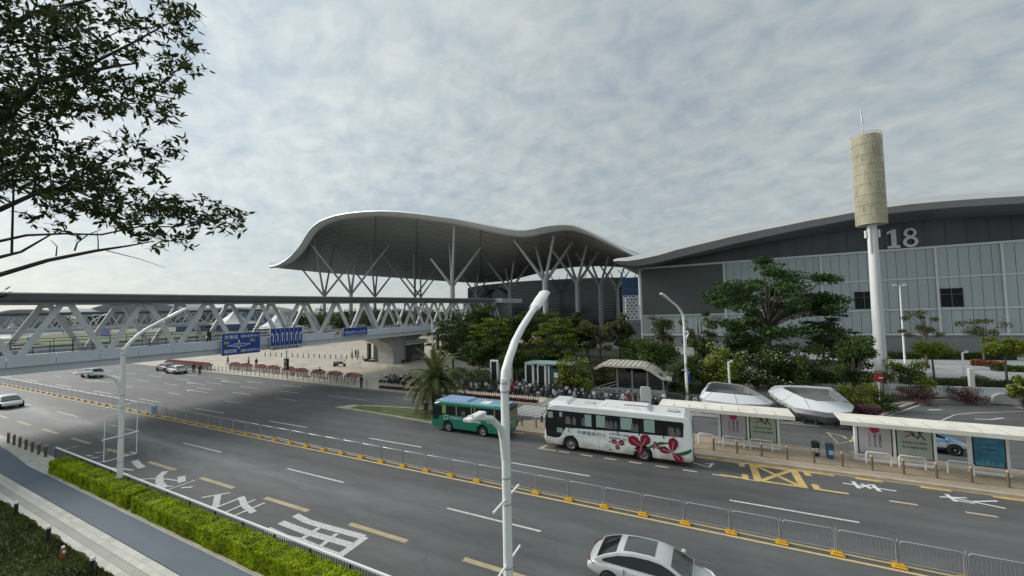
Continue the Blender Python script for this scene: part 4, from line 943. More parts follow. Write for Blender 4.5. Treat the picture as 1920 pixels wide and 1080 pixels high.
# ================================================================== VEHICLES
TYRE = mat('tyre', (.018,.018,.019), .8, var=.3); RIM = mat('rim', (.34,.35,.36), .35, metal=.6, var=.2); CHR = mat('lamp_glass', (.6,.6,.58), .1); TAIL = mat('tail_lamp_red', (.13,.01,.012), .2)
ARCH = mat('arch_black', (.01,.01,.01), .9)
def wheel(parent, x, y, r, w_, side):
    mb = MB(); n = 22; rows = []
    prof = [(-w_/2, r*.62), (-w_/2, r*.93), (-w_/2+.02, r), (w_/2-.02, r), (w_/2, r*.93), (w_/2, r*.62)]
    for k in range(n+1):
        a = 2*math.pi*k/n; rows.append([(x+math.cos(a)*q_, y+yy, r+math.sin(a)*q_) for yy, q_ in prof])
    mb.grid(rows); o = mb.build('wheel', TYRE, parent)
    mb = MB(); s_ = side; yo = y+s_*(w_/2-.03)
    ring = lambda q_, d: [(x+math.cos(2*math.pi*k/n)*q_, yo+d*s_, r+math.sin(2*math.pi*k/n)*q_) for k in range(n+1)]
    mb.grid([ring(r*.63, .03), ring(r*.58, 0), ring(r*.2, -.01), ring(r*.17,.03), ring(.001,.03)]); mb.build('rim', RIM, o)
    mb = MB()
    for k in range(8):
        a = 2*math.pi*(k+.5)/8; mb.poly([(x+math.cos(a+d)*r*q_, yo+s_*.012, r+math.sin(a+d)*r*q_) for d, q_ in ((-.12,.32),(.12,.32),(.2,.54),(-.2,.54))])
    mb.build('rim_hole', ARCH, o)
    return o
def side_profile(L_, zb, zt, wheels, rw, nose, n=10):
    pts = [(0+nose[0][0], nose[0][1])]
    pts = list(nose)
    return pts
def bus(label, cat, loc, L_, W, H, wheels, rw, body, glass_z, zb=.32, name='bus', front_bulge=.25):
    """front at -X local (x=0 front .. L_ rear), near side y=0, far side y=W"""
    t = thing(name, label, cat, loc)
    out = []
    out += [(.12, zb+.05), (.3, zb)]
    for wx in wheels:
        R2 = rw*1.22
        out += [(wx-R2, zb)] + [(wx+R2*math.cos(a), max(zb, rw+R2*math.sin(a))) for a in [math.pi*(1-k/10) for k in range(1, 10)]] + [(wx+R2, zb)]
    out += [(L_-.25, zb+.02), (L_-.04, zb+.22), (L_, H*.5), (L_-.04, H-.55), (L_-.22, H-.2), (L_-.5, H-.06), (L_*.5, H), (.9, H-.02), (.42, H-.16), (.2, H-.6), (.05, H*.45), (0, .75)]
    mb = MB(); mb.prism([(x_, 0, z_) for x_, z_ in out], (0, W, 0)); o = mb.build('body', body, t); bevel(o, .11, 3, 50)
    for wx in wheels:
        mb = MB(); mb.box(wx-rw*1.25, wx+rw*1.25, .36, W-.36, zb+.02, rw*2.3); mb.build('wheel_housing', ARCH, t)
    for wx in wheels: wheel(t, wx, .2, rw, .28, -1); wheel(t, wx, W-.2, rw, .28, 1)
    return t
def flat(mb, pts, y=-.004): mb.poly([(p[0], y, p[1]) for p in pts])
# --- white coach : front X -10.95, rear X -.42
CW = mat('coach_white', (.80,.83,.81), .3, var=.06, scale=.5, clear=.5); COX, COY, COL_, COW, COH = -10.95, 28.5, 10.55, 2.5, 3.42
t = bus('white coach with maroon flowers on its side waiting at the bus bay', 'coach', (COX, COY, 0), COL_, COW, COH, (2.11, 7.34), .5, CW, (1.7,2.9), name='coach')
coach = t
mb = MB(); zt0 = 2.98
flat(mb, [(.22,.92),(.10,1.6),(.17,2.35),(.30,2.95),(COL_-.62,zt0),(COL_-.55,2.85),(COL_-.62,1.98),(5.2,1.86),(1.75,1.72),(1.28,.95),(.9,.86)], -.006); mb.build('side_window', GLS, t)
CUR = mat('teal_curtain', (.29,.42,.37), .6, var=.2, scale=1.5, stretch=(9,1,.3))
for k, a in enumerate((2.0,4.9,6.7,9.3)):
    mb = MB(); pts = [(a+.12*math.cos(q_), 2.42+.15*math.sin(q_)) for q_ in [i*.785 for i in range(8)]]; mb.poly([(p[0],-.0135,p[1]) for p in pts]); mb.poly([(a-.2,-.0132,2.02),(a+.2,-.0132,2.02),(a+.14,-.0132,2.3),(a-.14,-.0132,2.3)]); mb.build('seat_cover', mat('seat_cover', (.16,.13,.11), .7, var=.3, scale=4), t)
for a, b_, za, zb_ in ((3.25,3.75,2.0,2.85),(4.1,4.75,2.03,2.88),(5.85,6.65,2.08,2.9),(7.45,8.15,2.08,2.92),(.35,.75,2.35,2.8),(1.28,1.5,2.5,2.85)): mb = MB(); mb.box(a,b_,-.012,-.008,za,zb_); mb.build('curtain', CUR, t)
for a in (.98,2.72,4.0,5.62,7.1,8.72):
    mb = MB(); mb.box(a-.035,a+.035,-.014,-.0085,1.75,zt0-.03); mb.build('window_pillar', mat('pillar_black', (.006,.006,.007), .25), t)
SEAT = mat('seat_grey', (.10,.12,.12), .6, var=.4, scale=3); mb = MB()
for k, a in enumerate((1.75,2.3,3.0,5.05,5.4,6.85,9.0,9.5)): mb.box(a,a+.28,-.011,-.0075,2.0,2.45); mb.box(a+.05,a+.2,-.011,-.0075,2.46,2.58)
mb.build('seat', SEAT, t)
mb = MB(); flat(mb, [(1.05,1.3),(1.5,1.3),(1.5,1.65),(1.05,1.65)], -.010); mb.build('sticker', mat('sticker_green', (.3,.5,.42), .5), t)
GRN = mat('livery_green', (.01,.13,.06), .35, var=.08, clear=.3); MAR = mat('petal_maroon', (.22,.008,.028), .35, var=.18, scale=3, clear=.3); VEIN = mat('petal_vein', (.6,.4,.38), .5)
BLKT = mat('livery_grey', (.06,.11,.10), .5)
me_t = text('中南服务巴士', .33, (2.62,-.008,1.36), (1,0,-.0), (0,0,1), BLKT, t, stretch=1.12); text('大客车载人巡游', .2, (5.0,-.008,1.58), (1,0,0), (0,0,1), BLKT, t, name='small_lettering'); text('服务热线 5588', .2, (5.0,-.008,1.3), (1,0,0), (0,0,1), BLKT, t, name='small_lettering')
mb = MB(); pts = [(2.12+.17*math.cos(a), 1.58+.17*math.sin(a)) for a in [.3+k*.42 for k in range(12)]]
for a, b_ in zip(pts, pts[1:]): mb.beam((a[0],-.008,a[1]),(b_[0],-.008,b_[1]),.05,.01,up=(0,1,0))
mb.build('livery_emblem', BLKT, t)
def petal(mb, c, a, ln_, wd, y):
    ca, sa = math.cos(a), math.sin(a); pts = []
    for u, v in ((0,0),(.25,.30),(.55,.5),(.82,.42),(1,.05),(.84,-.36),(.55,-.5),(.25,-.3)):
        x_, z_ = u*ln_, v*wd; pts.append((c[0]+x_*ca-z_*sa, c[1]+x_*sa+z_*ca))
    flat(mb, pts, y)
def vein(mb, c, a, ln_, y): mb.beam((c[0]-.04*math.cos(a),y,c[1]-.04*math.sin(a)), (c[0]+ln_*.72*math.cos(a),y,c[1]+ln_*.72*math.sin(a)), .035, .006, up=(0,1,0))
fl = [((5.62,1.0),[(150,.5,.35),(25,.5,.4),(262,.42,.32)]),((7.25,1.05),[(148,1.05,.72),(62,.95,.72),(252,.62,.5)]),((8.18,1.22),[(100,.3,.22),(215,.3,.24),(330,.35,.25)]),((9.2,.92),[(80,1.02,.66),(168,.85,.5),(320,.85,.5)])]
mb = MB(); mv = MB()
for j, (c, ps) in enumerate(fl):
    for i, (a, l_, wd) in enumerate(ps): petal(mb, c, R_(a), l_, wd, -.012-.0012*(i+3*j)); vein(mv, c, R_(a), l_, -.032)
mb.build('flower_print', MAR, t); mv.build('flower_vein', VEIN, t)
mb = MB()
def ribbon(mb, pts, ws, y):
    for (a, b_, w1, w2) in zip(pts, pts[1:], ws, ws[1:]):
        mb.poly([(a[0],y,a[1]-w1/2),(b_[0],y,b_[1]-w2/2),(b_[0],y,b_[1]+w2/2),(a[0],y,a[1]+w1/2)])
ribbon(mb, [(7.6,.95),(8.0,1.2),(8.5,1.42),(9.05,1.5)], [.12,.2,.22,.05], -.009); ribbon(mb, [(9.3,.75),(9.7,.86),(10.1,1.0),(10.42,1.2)], [.12,.22,.26,.22], -.0095); mb.build('ribbon_print', GRN, t)
mb = MB(); ribbon(mb, [(6.1,.62),(6.6,.66),(7.1,.8)], [.03,.12,.04], -.009); mb.build('pale_ribbon_print', mat('pale_green', (.38,.55,.46), .5), t)
tt = CW.node_tree; pb_ = tt.nodes['Principled BSDF']; src = pb_.inputs['Base Color'].links[0].from_socket
tc2 = N(tt, 'ShaderNodeTexCoord'); sp2 = N(tt, 'ShaderNodeSeparateXYZ'); L(tt, tc2.outputs['Object'], sp2.inputs[0]); nd = noise(tt, tc2.outputs['Object'], 1.3, 6, .65)
fz_ = M_(tt, 'SUBTRACT', M_(tt, 'MULTIPLY_ADD', nd, 1.7, .12), M_(tt, 'MULTIPLY', sp2.outputs[2], 1.05), clamp=True)
mx2 = N(tt, 'ShaderNodeMix', data_type='RGBA'); L(tt, M_(tt, 'MULTIPLY', fz_, 1.6, clamp=True), mx2.inputs['Factor']); L(tt, src, mx2.inputs['A']); mx2.inputs['B'].default_value = (.40,.36,.27,1); L(tt, mx2.outputs['Result'], pb_.inputs['Base Color'])
mb = MB()
for x_ in (1.4,3.05,4.25,6.05,8.05): mb.box(x_,x_+.012,-.005,-.001,.36,1.2)
mb.box(1.4,6.6,-.005,-.001,1.19,1.2); mb.build('panel_seam', mat('seam_dark', (.18,.19,.19), .6), t)
mb = MB()
for x_, z_ in ((2.2,1.12),(5.0,1.05),(5.0,.5),(6.7,.5),(1.55,.5)): mb.box(x_,x_+.14,-.012,-.001,z_,z_+.07)
mb.build('hatch_handle', DMET, t)
mb = MB(); mb.prism([(3.6,.45,COH-.02),(7.4,.45,COH-.02),(7.2,.6,COH+.2),(3.8,.6,COH+.2)], (0,0,.001)); mb.v = []; mb.f = []; mb.m = []; mb.sm = []
def hump(mb, x0, x1, y0, y1, z0, z1, s_=.18):
    mb.add([(x0,y0,z0),(x1,y0,z0),(x1,y1,z0),(x0,y1,z0),(x0+s_,y0+s_*.6,z1),(x1-s_,y0+s_*.6,z1),(x1-s_,y1-s_*.6,z1),(x0+s_,y1-s_*.6,z1)], [(0,3,2,1),(4,5,6,7),(0,1,5,4),(1,2,6,5),(2,3,7,6),(3,0,4,7)])
hump(mb, 4.2,7.9,.35,2.15,COH-.05,COH+.2,.25); bevel(mb.build('air_conditioner', mat('ac_white', (.74,.75,.74), .4), t), .04)
mb = MB()
for k in range(17): mb.box(6.05+k*.095,6.05+k*.095+.045,.62,1.0,COH+.195,COH+.208)
mb.build('air_vent', DMET, t)
mb = MB(); hump(mb, .25,2.1,.12,2.38,COH-.12,COH+.16,.35); bevel(mb.build('front_fairing', CW, t), .1, 3)
for x_ in (3.0,8.9): mb = MB(); mb.box(x_,x_+.75,.9,1.5,COH-.02,COH+.06); bevel(mb.build('roof_hatch', mat('hatch_grey', (.5,.5,.47), .5), t), .03)
mb = MB(); mb.poly([(-.0,.2,1.2),(-.0,COW-.2,1.2),(.22,COW-.2,3.0),(.22,.2,3.0)]); mb.v = [(x_-.06,y,z) for x_,y,z in mb.v]; mb.build('windscreen', GLS, t)
mb = MB(); mb.box(COL_-.01,COL_+.012,.35,COW-.35,1.95,2.9); mb.build('rear_window', GLS, t)
mb = MB(); mb.box(COL_-.03,COL_+.02,.06,.2,.8,1.4); mb.box(COL_-.03,COL_+.02,COW-.2,COW-.06,.8,1.4); mb.build('tail_lamp', TAIL, t)
mb = MB(); mb.tube([(.3,.0,2.9),(.0,-.25,2.7),(-.05,-.28,2.4)], .03, 6); mb.box(-.12,.0,-.36,-.18,2.0,2.45); mb.build('mirror', DMET, t)
mb = MB(); mb.box(-.05,.1,.15,.5,.62,.8); mb.build('headlight', CHR, t)
# --- green bus
GB = mat('bus_green', (.008,.19,.115), .32, var=.08, scale=.7, clear=.5); gx, gy, gl, gw, gh = -22.0, 28.75, 7.7, 2.25, 2.62
t = bus('small green bus with a pale blue roof standing behind the tall street lamp', 'bus', (gx, gy, 0), gl, gw, gh, (1.84, 5.34), .44, GB, (1.5,2.4))
mb = MB(); flat(mb, [(.25,1.0),(.16,1.5),(.33,2.28),(7.3,2.42),(7.3,1.56),(1.6,1.52),(1.0,1.42),(.75,1.02)], -.006); mb.build('side_window', GLS, t)
mb = MB()
for a in (2.75,4.3,4.62,6.55): mb.box(a-.05,a+.05,-.012,-.007,1.56,2.36)
mb.build('window_pillar', mat('tan_pillar', (.33,.27,.16), .5), t)
mb = MB(); mb.box(1.25,1.65,-.012,-.007,1.6,2.3); mb.build('yellow_curtain', mat('lime', (.25,.35,.10), .6), t)
mb = MB()
for a in (3.3,5.0,5.6,6.1): mb.box(a,a+.35,-.011,-.0075,1.6,1.95)
mb.build('seat', SEAT, t)
mb = MB(); hump(mb, .7,3.9,.25,gw-.25,gh-.08,gh+.2,.25); bevel(mb.build('roof_pod', mat('pod_blue', (.26,.36,.58), .4, var=.15, scale=1.5), t), .04)
mb = MB(); mb.box(.45,gl-.3,.1,gw-.1,gh-.05,gh+.035); bevel(mb.build('roof_panel', mat('roof_teal', (.20,.36,.46), .4, var=.2, scale=.8), t), .03)
mb = MB(); mb.box(4.9,5.8,.5,1.3,gh+.02,gh+.09); bevel(mb.build('roof_hatch', WMET, t), .02)
mb = MB(); mb.box(gl-.02,gl+.012,.25,gw-.25,1.55,2.25); mb.build('rear_window', mat('rear_tan_glass', (.20,.18,.13), .2, var=.3), t)
mb = MB(); mb.box(gl-.15,gl-.005,.05,gw-.05,2.3,2.5); mb.build('rear_header', DMET, t)
PG = mat('pale_print', (.45,.66,.58), .5)
text('中南服务巴士', .26, (2.0,-.008,1.2), (1,0,0), (0,0,1), PG, t); text('电动车', .24, (5.75,-.008,1.2), (1,0,0), (0,0,1), PG, t, name='small_lettering')
mb = MB()
for a, b_ in (((1.45,1.12),(1.85,1.12)),((1.85,1.12),(1.85,1.45)),((1.85,1.45),(1.45,1.45)),((1.45,1.45),(1.45,1.12))): mb.beam((a[0],-.008,a[1]),(b_[0],-.008,b_[1]),.06,.01,up=(0,1,0))
mb.build('livery_emblem', PG, t)
mb = MB()
for k in range(9): h_ = .12+.14*((k*7)%5)/4; mb.box(3.7+k*.17,3.7+k*.17+.13,-.008,-.004,1.1,1.1+h_)
mb.build('skyline_print', PG, t)
text('服务巴士', .2, (gl+.004,.55,1.2), (0,1,0), (0,0,1), PG, t, name='rear_lettering')
mb = MB(); mb.box(gl-.03,gl+.02,.08,.22,.7,1.1); mb.box(gl-.03,gl+.02,gw-.22,gw-.08,.7,1.1); mb.build('tail_lamp', TAIL, t); mb = MB(); mb.box(gl-.02,gl+.02,.6,gw-.6,.42,.55); mb.build('number_plate', mat('plate_blue', (.05,.1,.3), .5), t)
mb = MB(); mb.poly([(.0,.2,1.1),(.0,gw-.2,1.1),(.2,gw-.2,2.3),(.2,.2,2.3)]); mb.v = [(x_-.06,y,z) for x_,y,z in mb.v]; mb.build('windscreen', GLS, t)
mb = MB(); mb.tube([(.3,.0,2.35),(-.25,-.1,2.45),(-.5,-.12,2.4)], .03, 6); mb.box(-.62,-.38,-.22,-.02,1.7,2.38); mb.tube([(.3,gw,2.35),(-.3,gw+.1,2.45)], .03, 6); mb.box(-.42,-.2,gw-.02,gw+.2,1.7,2.38); mb.build('mirror', DMET, t)
mb = MB(); mb.box(-.03,.1,.2,.5,.6,.78); mb.build('headlight', CHR, t)

# --- cars
def car(name, label, loc, rz, body, L_=4.85, W=1.86, H=1.45, roofm=None, kind='sedan', group=None, sunroof=False, lower=None):
    """nose towards +X"""
    t = thing(name, label, 'car', loc, rz, group); h = L_/2; s = L_/4.85; zz = H/1.45
    st = [(-h, .50, .62, .80), (-h+.12, .42, .82, .86), (-h+.45, .30, .94, .95), (-h+1.2, .24, .99, 1.0), (-.4, .22, .96, 1.0), (.6, .22, .95, 1.0), (h-1.55, .24, .95, .99), (h-.9, .26, .86, .96), (h-.35, .30, .74, .88), (h-.08, .36, .60, .74), (h, .44, .5, .66)]
    if kind == 'suv': st = [(x_, zb, zt*1.12 if zt > .6 else zt*1.15, wf) for x_, zb, zt, wf in st]
    rows = []
    for x_, zb, zt, wf in st:
        w_ = W/2*wf; zt *= zz; zm = zb+(zt-zb)*.55
        half = [(0,zb),(w_*.88,zb),(w_*.985,zb+(zt-zb)*.22),(w_,zm),(w_*.97,zb+(zt-zb)*.84),(w_*.86,zt-.012),(w_*.5,zt+.02),(0,zt+.03)]
        rows.append([(x_, -y, z) for y, z in half] + [(x_, y, z) for y, z in half[-2::-1]])
    mb = MB(); mb.grid(rows); n = len(rows[0]); mb.add(rows[0], [tuple(range(n))[::-1]], True); mb.add(rows[-1], [tuple(range(n))], True)
    o = mb.build('body', body, t)
    bm = bmesh.new(); bm.from_mesh(o.data); bmesh.ops.remove_doubles(bm, verts=bm.verts, dist=.001); bmesh.ops.recalc_face_normals(bm, faces=bm.faces); bm.to_mesh(o.data); bm.free()
    sb = o.modifiers.new('subdivision', 'SUBSURF'); sb.levels = 2; sb.render_levels = 2
    wr = .335*s if kind != 'suv' else .37
    wb = (-h+.98*s, h-.92*s)
    # greenhouse
    if kind == 'sedan': prof = [(-2.02,.97),(-1.62,1.17),(-1.15,1.335),(-.6,1.425),(0,1.45),(.42,1.42),(.72,1.335),(1.12,1.15),(1.5,.955)]; ri = (2, 6)
    else: prof = [(-2.25,1.0),(-2.12,1.25),(-1.85,1.42),(-1.0,1.50),(-.2,1.5),(.3,1.44),(.6,1.34),(.95,1.18),(1.3,1.02)]; ri = (2, 6)
    prof = [(x_*s, z_*zz) for x_, z_ in prof]
    def wt(z_): return W/2*(.90-.23*((z_/zz-.95)/.5))
    def crown(i, inset=0, lift=0, j0=0, j1=8, e0=0):
        x_, z_ = prof[i]; w_ = wt(z_)*(1-inset); return [(x_, w_*(k/4-1), z_+lift+.05*(1-(k/4-1)**2)) for k in range(9)]
    mb = MB(); mb.grid([crown(i) for i in range(len(prof))])
    for sd in (-1, 1):
        mb.grid([[(x_, sd*wt(z_), z_), (x_, sd*wt(.95*zz)*1.0, .90*zz)] for x_, z_ in prof])
    mb.build('cabin', roofm or body, t)
    def lerp2(p, q_, f): return (p[0]+(q_[0]-p[0])*f, p[1]+(q_[1]-p[1])*f)
    def glass_strip(i0, i1, nm, inset, f0, f1):
        pr = [lerp2(prof[i0], prof[i0+1], f0)]+[prof[i] for i in range(i0+1, i1)]+[lerp2(prof[i1-1], prof[i1], f1)]
        rows = []
        for x_, z_ in pr:
            w_ = wt(z_)*(1-inset); c0 = 1-(1-inset)**2
            rows.append([(x_, w_*(k/4-1), z_+.012+.05*(1-((k/4-1)*(1-inset))**2)) for k in range(9)])
        m2 = MB(); m2.grid(rows); return m2.build(nm, GLS, t)
    ws_ = glass_strip(ri[1], 8, 'windscreen', .10, .15, .9); ws_.data.materials[0] = mat('windscreen_glass', (.10,.125,.11), .12, var=.5, scale=1.2, spec=.6); glass_strip(0, ri[0], 'rear_window', .12, .15, .85)
    belt = .965*zz
    for sd in (-1, 1):
        mb = MB(); xs = [(x_, z_) for x_, z_ in prof if z_ > belt+.06]; rows = []
        xs = [lerp2(prof[0], prof[1], .7)]+[p for p in prof[1:8]]+[lerp2(prof[7], prof[8], .35)]
        for x_, z_ in xs:
            zt_ = max(belt+.01, z_-.085); f = (z_-.90*zz)
            yt = wt(z_)+(wt(.95*zz)-wt(z_))*((z_-zt_)/max(.01, z_-.90*zz)); yb = wt(z_)+(wt(.95*zz)-wt(z_))*((z_-belt)/max(.01, z_-.90*zz))
            rows.append([(x_, sd*(yt+.012), zt_), (x_, sd*(yb+.012), belt)])
        mb.grid(rows); mb.build('side_window', GLS, t)
    if sunroof:
        rows = []
        for x_ in (-.95,-.6,-.2,.2): 
            z_ = interp([(a, b_) for a, b_ in prof], x_*s); rows.append([(x_*s, .52*(k/4-1), z_+.014+.05*(1-(.52*(k/4-1)/wt(z_))**2)) for k in range(9)])
        mb = MB(); mb.grid(rows); mb.build('sunroof', mat('sunroof_glass', (.07,.08,.08), .15, var=.1, spec=.7), t)
    for wx in wb:
        for sd in (-1, 1):
            mb = MB(); mb.tube([(wx, sd*(W/2-.32), wr*1.04),(wx, sd*(W/2+.004), wr*1.04)], wr*1.15, 24); mb.build('wheel_arch', ARCH, t)
            wheel(t, wx, sd*(W/2-.08), wr, .2, sd)
    for sd in (-1, 1):
        mb = MB(); hump(mb, 1.0*s, 1.2*s, *sorted((sd*W*.5, sd*(W*.5+.2))), .98*zz, 1.1*zz, .02); bevel(mb.build('mirror', body, t), .03)
        zf = .66*zz
        mb = MB(); mb.tube([(h-.16,sd*W*.24,zf+.0),(h-.36,sd*W*.38,zf+.03),(h-.62,sd*W*.43,zf+.07)], [.04,.065,.03], 8); mb.build('headlight', CHR, t)
        mb = MB(); mb.tube([(-h+.06,sd*W*.2,.80*zz),(-h+.12,sd*W*.36,.80*zz),(-h+.36,sd*W*.455,.79*zz)], [.02,.028,.02], 8); mb.build('tail_lamp', TAIL, t)
        mb = MB()
        for hx in (-.55,.45): mb.beam((hx*s,sd*(W/2*.985),.80*zz),((hx+.2)*s,sd*(W/2*.985),.80*zz),.03,.03)
        mb.build('door_handle', RIM, t)
        mb = MB()
        for hx in (-.9,.1,1.1): mb.box(hx*s-.004,hx*s+.004,*sorted((sd*(W/2*.93),sd*(W/2*.992))),.32,.9*zz)
        mb.build('door_seam', DMET, t)
    return t
SILV = mat('silver_paint', (.55,.57,.57), .28, metal=.15, var=.04, clear=.8); WCAR = mat('white_car_paint', (.62,.64,.65), .3, var=.05, clear=.7)
car('sedan', 'silver sedan with a glass sunroof passing at the bottom edge', (-1.9,16.25,0), R_(-2), SILV, sunroof=True)
car('sedan', 'silver white car driving in at the left edge of the near carriageway', (-76.6,16.5,0), 0, WCAR)
car('sedan', 'black sedan parked by the plaza kerb ahead of the white sedan', (-92.5,38.9,0), R_(178), mat('black_paint', (.025,.03,.028), .25, var=.1, clear=.8), roofm=mat('sedan_roof_grey', (.2,.22,.22), .25))  # cabin and roof coloured a much paler grey than the black body
car('sedan', 'white sedan parked by the plaza kerb behind the black sedan', (-86.8,38.0,0), R_(178), WCAR)
car('hatchback', 'blue roofed white car driving away in the far lanes near the left street lamp', (-97,30.2,0), R_(180), WCAR, kind='suv', L_=4.4, H=1.55, roofm=mat('taxi_blue', (.16,.33,.52), .3, clear=.6))
TX = mat('taxi_paint', (.66,.68,.70), .3, var=.05, clear=.7); tt = TX.node_tree; pb_ = tt.nodes['Principled BSDF']; src = pb_.inputs['Base Color'].links[0].from_socket
tc2 = N(tt, 'ShaderNodeTexCoord'); sp2 = N(tt, 'ShaderNodeSeparateXYZ'); L(tt, tc2.outputs['Object'], sp2.inputs[0])
for thr, colr, axis, op in ((.86,(.16,.34,.56,1),2,'GREATER_THAN'),(.5,(.03,.07,.22,1),2,'LESS_THAN')):
    mx2 = N(tt, 'ShaderNodeMix', data_type='RGBA'); L(tt, M_(tt, op, sp2.outputs[axis], thr), mx2.inputs['Factor']); L(tt, src, mx2.inputs['A']); mx2.inputs['B'].default_value = colr; src = mx2.outputs['Result']
L(tt, src, pb_.inputs['Base Color'])
car('taxi', 'white and light blue taxi seen between the right shelter posters', (14.6,38.6,.0), R_(0), TX, kind='suv', L_=4.5, H=1.6, roofm=mat('taxi_blue', (.16,.33,.52), .3, clear=.6))

# --- scooters
SB = [mat('scooter_black', (.03,.03,.033), .35, clear=.4), mat('scooter_white', (.48,.49,.5), .35, clear=.4), mat('scooter_red', (.28,.03,.04), .35, clear=.4), mat('scooter_blue', (.05,.06,.09), .35, clear=.4), mat('scooter_grey', (.16,.17,.18), .35, clear=.4)]
def scooter():
    t = thing('motor_scooter', 'parked motor scooter in the dense row beside the plaza', 'motor scooter', (0,0,0), 0, 'motor scooters parked in a long row')
    mb = MB()
    hump(mb, -.75,-.05,-.16,.16,.38,.72,.08); hump(mb, -.1,.4,-.17,.17,.22,.32,.03); hump(mb, .3,.62,-.2,.2,.25,.98,.12)
    mb.build('body', SB[0], t)
    mb = MB(); hump(mb, -.72,-.02,-.14,.14,.72,.8,.05); mb.build('seat', BLK, t)
    for x_ in (-.58,.68): mb = MB(); mb.tube([(x_,-.06,.24),(x_,.06,.24)], .24, 14); mb.build('wheel', TYRE, t)
    mb = MB(); mb.tube([(.45,-.34,1.02),(.42,0,1.05),(.45,.34,1.02)], .025, 5); mb.tube([(.45,-.25,1.03),(.5,-.32,1.25)], .012, 4); mb.box(.48,.5,-.4,-.26,1.22,1.32); mb.tube([(.45,.25,1.03),(.5,.32,1.25)], .012, 4); mb.box(.48,.5,.26,.4,1.22,1.32); mb.build('handlebar', DMET, t)
    mb = MB(); hump(mb, -.98,-.68,-.18,.18,.8,1.08,.04); mb.build('top_box', SB[4], t)
    mb = MB(); mb.box(.6,.66,-.08,.08,.8,.9); mb.build('headlight', CHR, t)
    return t
sc0 = scooter()
r5 = random.Random(11); pos = []
x_ = -42.5
while x_ < -3.5: pos.append((x_+r5.random()*.15, 43.9+r5.random()*.5-(x_+20)*.008, 'a')); x_ += .66 if x_ < -38 else .62
x_ = -34
while x_ < -13: pos.append((x_+r5.random()*.2, 46.2+r5.random()*.6, 'd')); x_ += .7
for k in range(7): pos.append((-3.0+k*.75+r5.random()*.2, 43.5, 'b'))
for k in range(16): pos.append((2.8+k*.62, 42.9+r5.random()*.5, 'c'))
first = True; cnt = {}
for i, (x_, y_, z_) in enumerate(pos):
    o = sc0 if first else dup(sc0, (0,0,0)); first = False
    o.location = (x_, y_, .12); o.rotation_euler = (R_(r5.gauss(0,5)), 0, R_(-90+r5.gauss(0,14)+(180 if r5.random() < .3 else 0))); sz_ = .92+.18*r5.random(); o.scale = (sz_, sz_, sz_)
    m = SB[r5.choice([0,0,0,1,1,3,4,4])] 
    if i % 23 == 11: m = SB[2]
    cn = ('black','white','red','dark blue','grey')[SB.index(m)]; cnt[z_] = cnt.get(z_, 0)+1
    o['label'] = cn+' motor scooter, '+nth(cnt[z_])+{'a':' from the left in the front row','d':' from the left in the back row','b':' from the left before the subway entrance wall','c':' from the left behind the bus shelters'}[z_]
    for c in o.children:
        n_ = c.name.split('.')[0]
        if n_ == 'body' or (n_ == 'top_box'):
            c.material_slots[0].link = 'OBJECT'; c.material_slots[0].material = m if n_ == 'body' else SB[r5.choice([0,1,4,1])]
            if n_ == 'top_box' and r5.random() < .4: bpy.data.objects.remove(c)
t = thing('delivery_tricycle', 'dark cargo tricycle standing alone on the empty plaza', 'tricycle', tuple(G(637,687,.12)), R_(20)); mb = MB(); hump(mb, -1.1,.2,-.45,.45,.5,.95,.03); mb.build('cargo_box', SB[4], t); mb = MB(); hump(mb,.2,.6,-.15,.15,.5,.8,.05); mb.tube([(.6,0,.4),(.95,0,1.1)],.04,6); mb.tube([(.95,-.3,1.12),(.95,.3,1.12)],.03,5); mb.build('frame', DMET, t)
for x_, y_ in ((-.8,-.45),(-.8,.45),(.95,0)): mb = MB(); mb.tube([(x_,y_-.05,.28),(x_,y_+.05,.28)], .28, 14); mb.build('wheel', TYRE, t)

# ================================================================== BUILDINGS AND STRUCTURES ON THE PLAZA
# subway entrance with folded roof
t = thing('subway_entrance', 'subway entrance kiosk with glass sides and a pale folded roof', 'kiosk', (-9.3,47,.12))
mb = MB(); mb.box(0.6,6.0,0,3.6,0,1.0); bevel(mb.build('base_wall', CONC, t), .02)
mb = MB(); mb.box(.7,5.9,.08,.14,1.0,2.9); mb.box(.7,5.9,3.45,3.5,1.0,2.9); mb.build('glass_side', mat('kiosk_glass', (.03,.035,.035), .1, var=.3, spec=.7), t)
for x_ in (.7,2.4,4.1,5.8): mb = MB(); mb.box(x_-.09,x_+.09,-.02,.2,1.0,3.15); mb.build('post', mat('kiosk_post', (.28,.28,.27), .5), t)
prof = [(-1.9,3.25),(-.8,3.72),(3.6,3.7),(4.5,3.35),(5.7,2.55),(6.7,2.45)]
mb = MB(); 
for (a, b_) in zip(prof, prof[1:]): mb.add([(a[0],-.7,a[1]),(b_[0],-.7,b_[1]),(b_[0],4.2,b_[1]),(a[0],4.2,a[1]),(a[0],-.7,a[1]-.22),(b_[0],-.7,b_[1]-.22),(b_[0],4.2,b_[1]-.22),(a[0],4.2,a[1]-.22)], [(0,1,2,3),(7,6,5,4),(0,4,5,1),(2,6,7,3)])
mb.add([(prof[0][0],-.7,prof[0][1]),(prof[0][0],4.2,prof[0][1]),(prof[0][0],4.2,prof[0][1]-.22),(prof[0][0],-.7,prof[0][1]-.22)],[(0,1,2,3)]); mb.add([(prof[-1][0],-.7,prof[-1][1]),(prof[-1][0],4.2,prof[-1][1]),(prof[-1][0],4.2,prof[-1][1]-.22),(prof[-1][0],-.7,prof[-1][1]-.22)],[(3,2,1,0)])
mb.build('roof', mat('kiosk_roof', (.52,.49,.41), .6, var=.2, scale=1.2), t)
mb = MB()
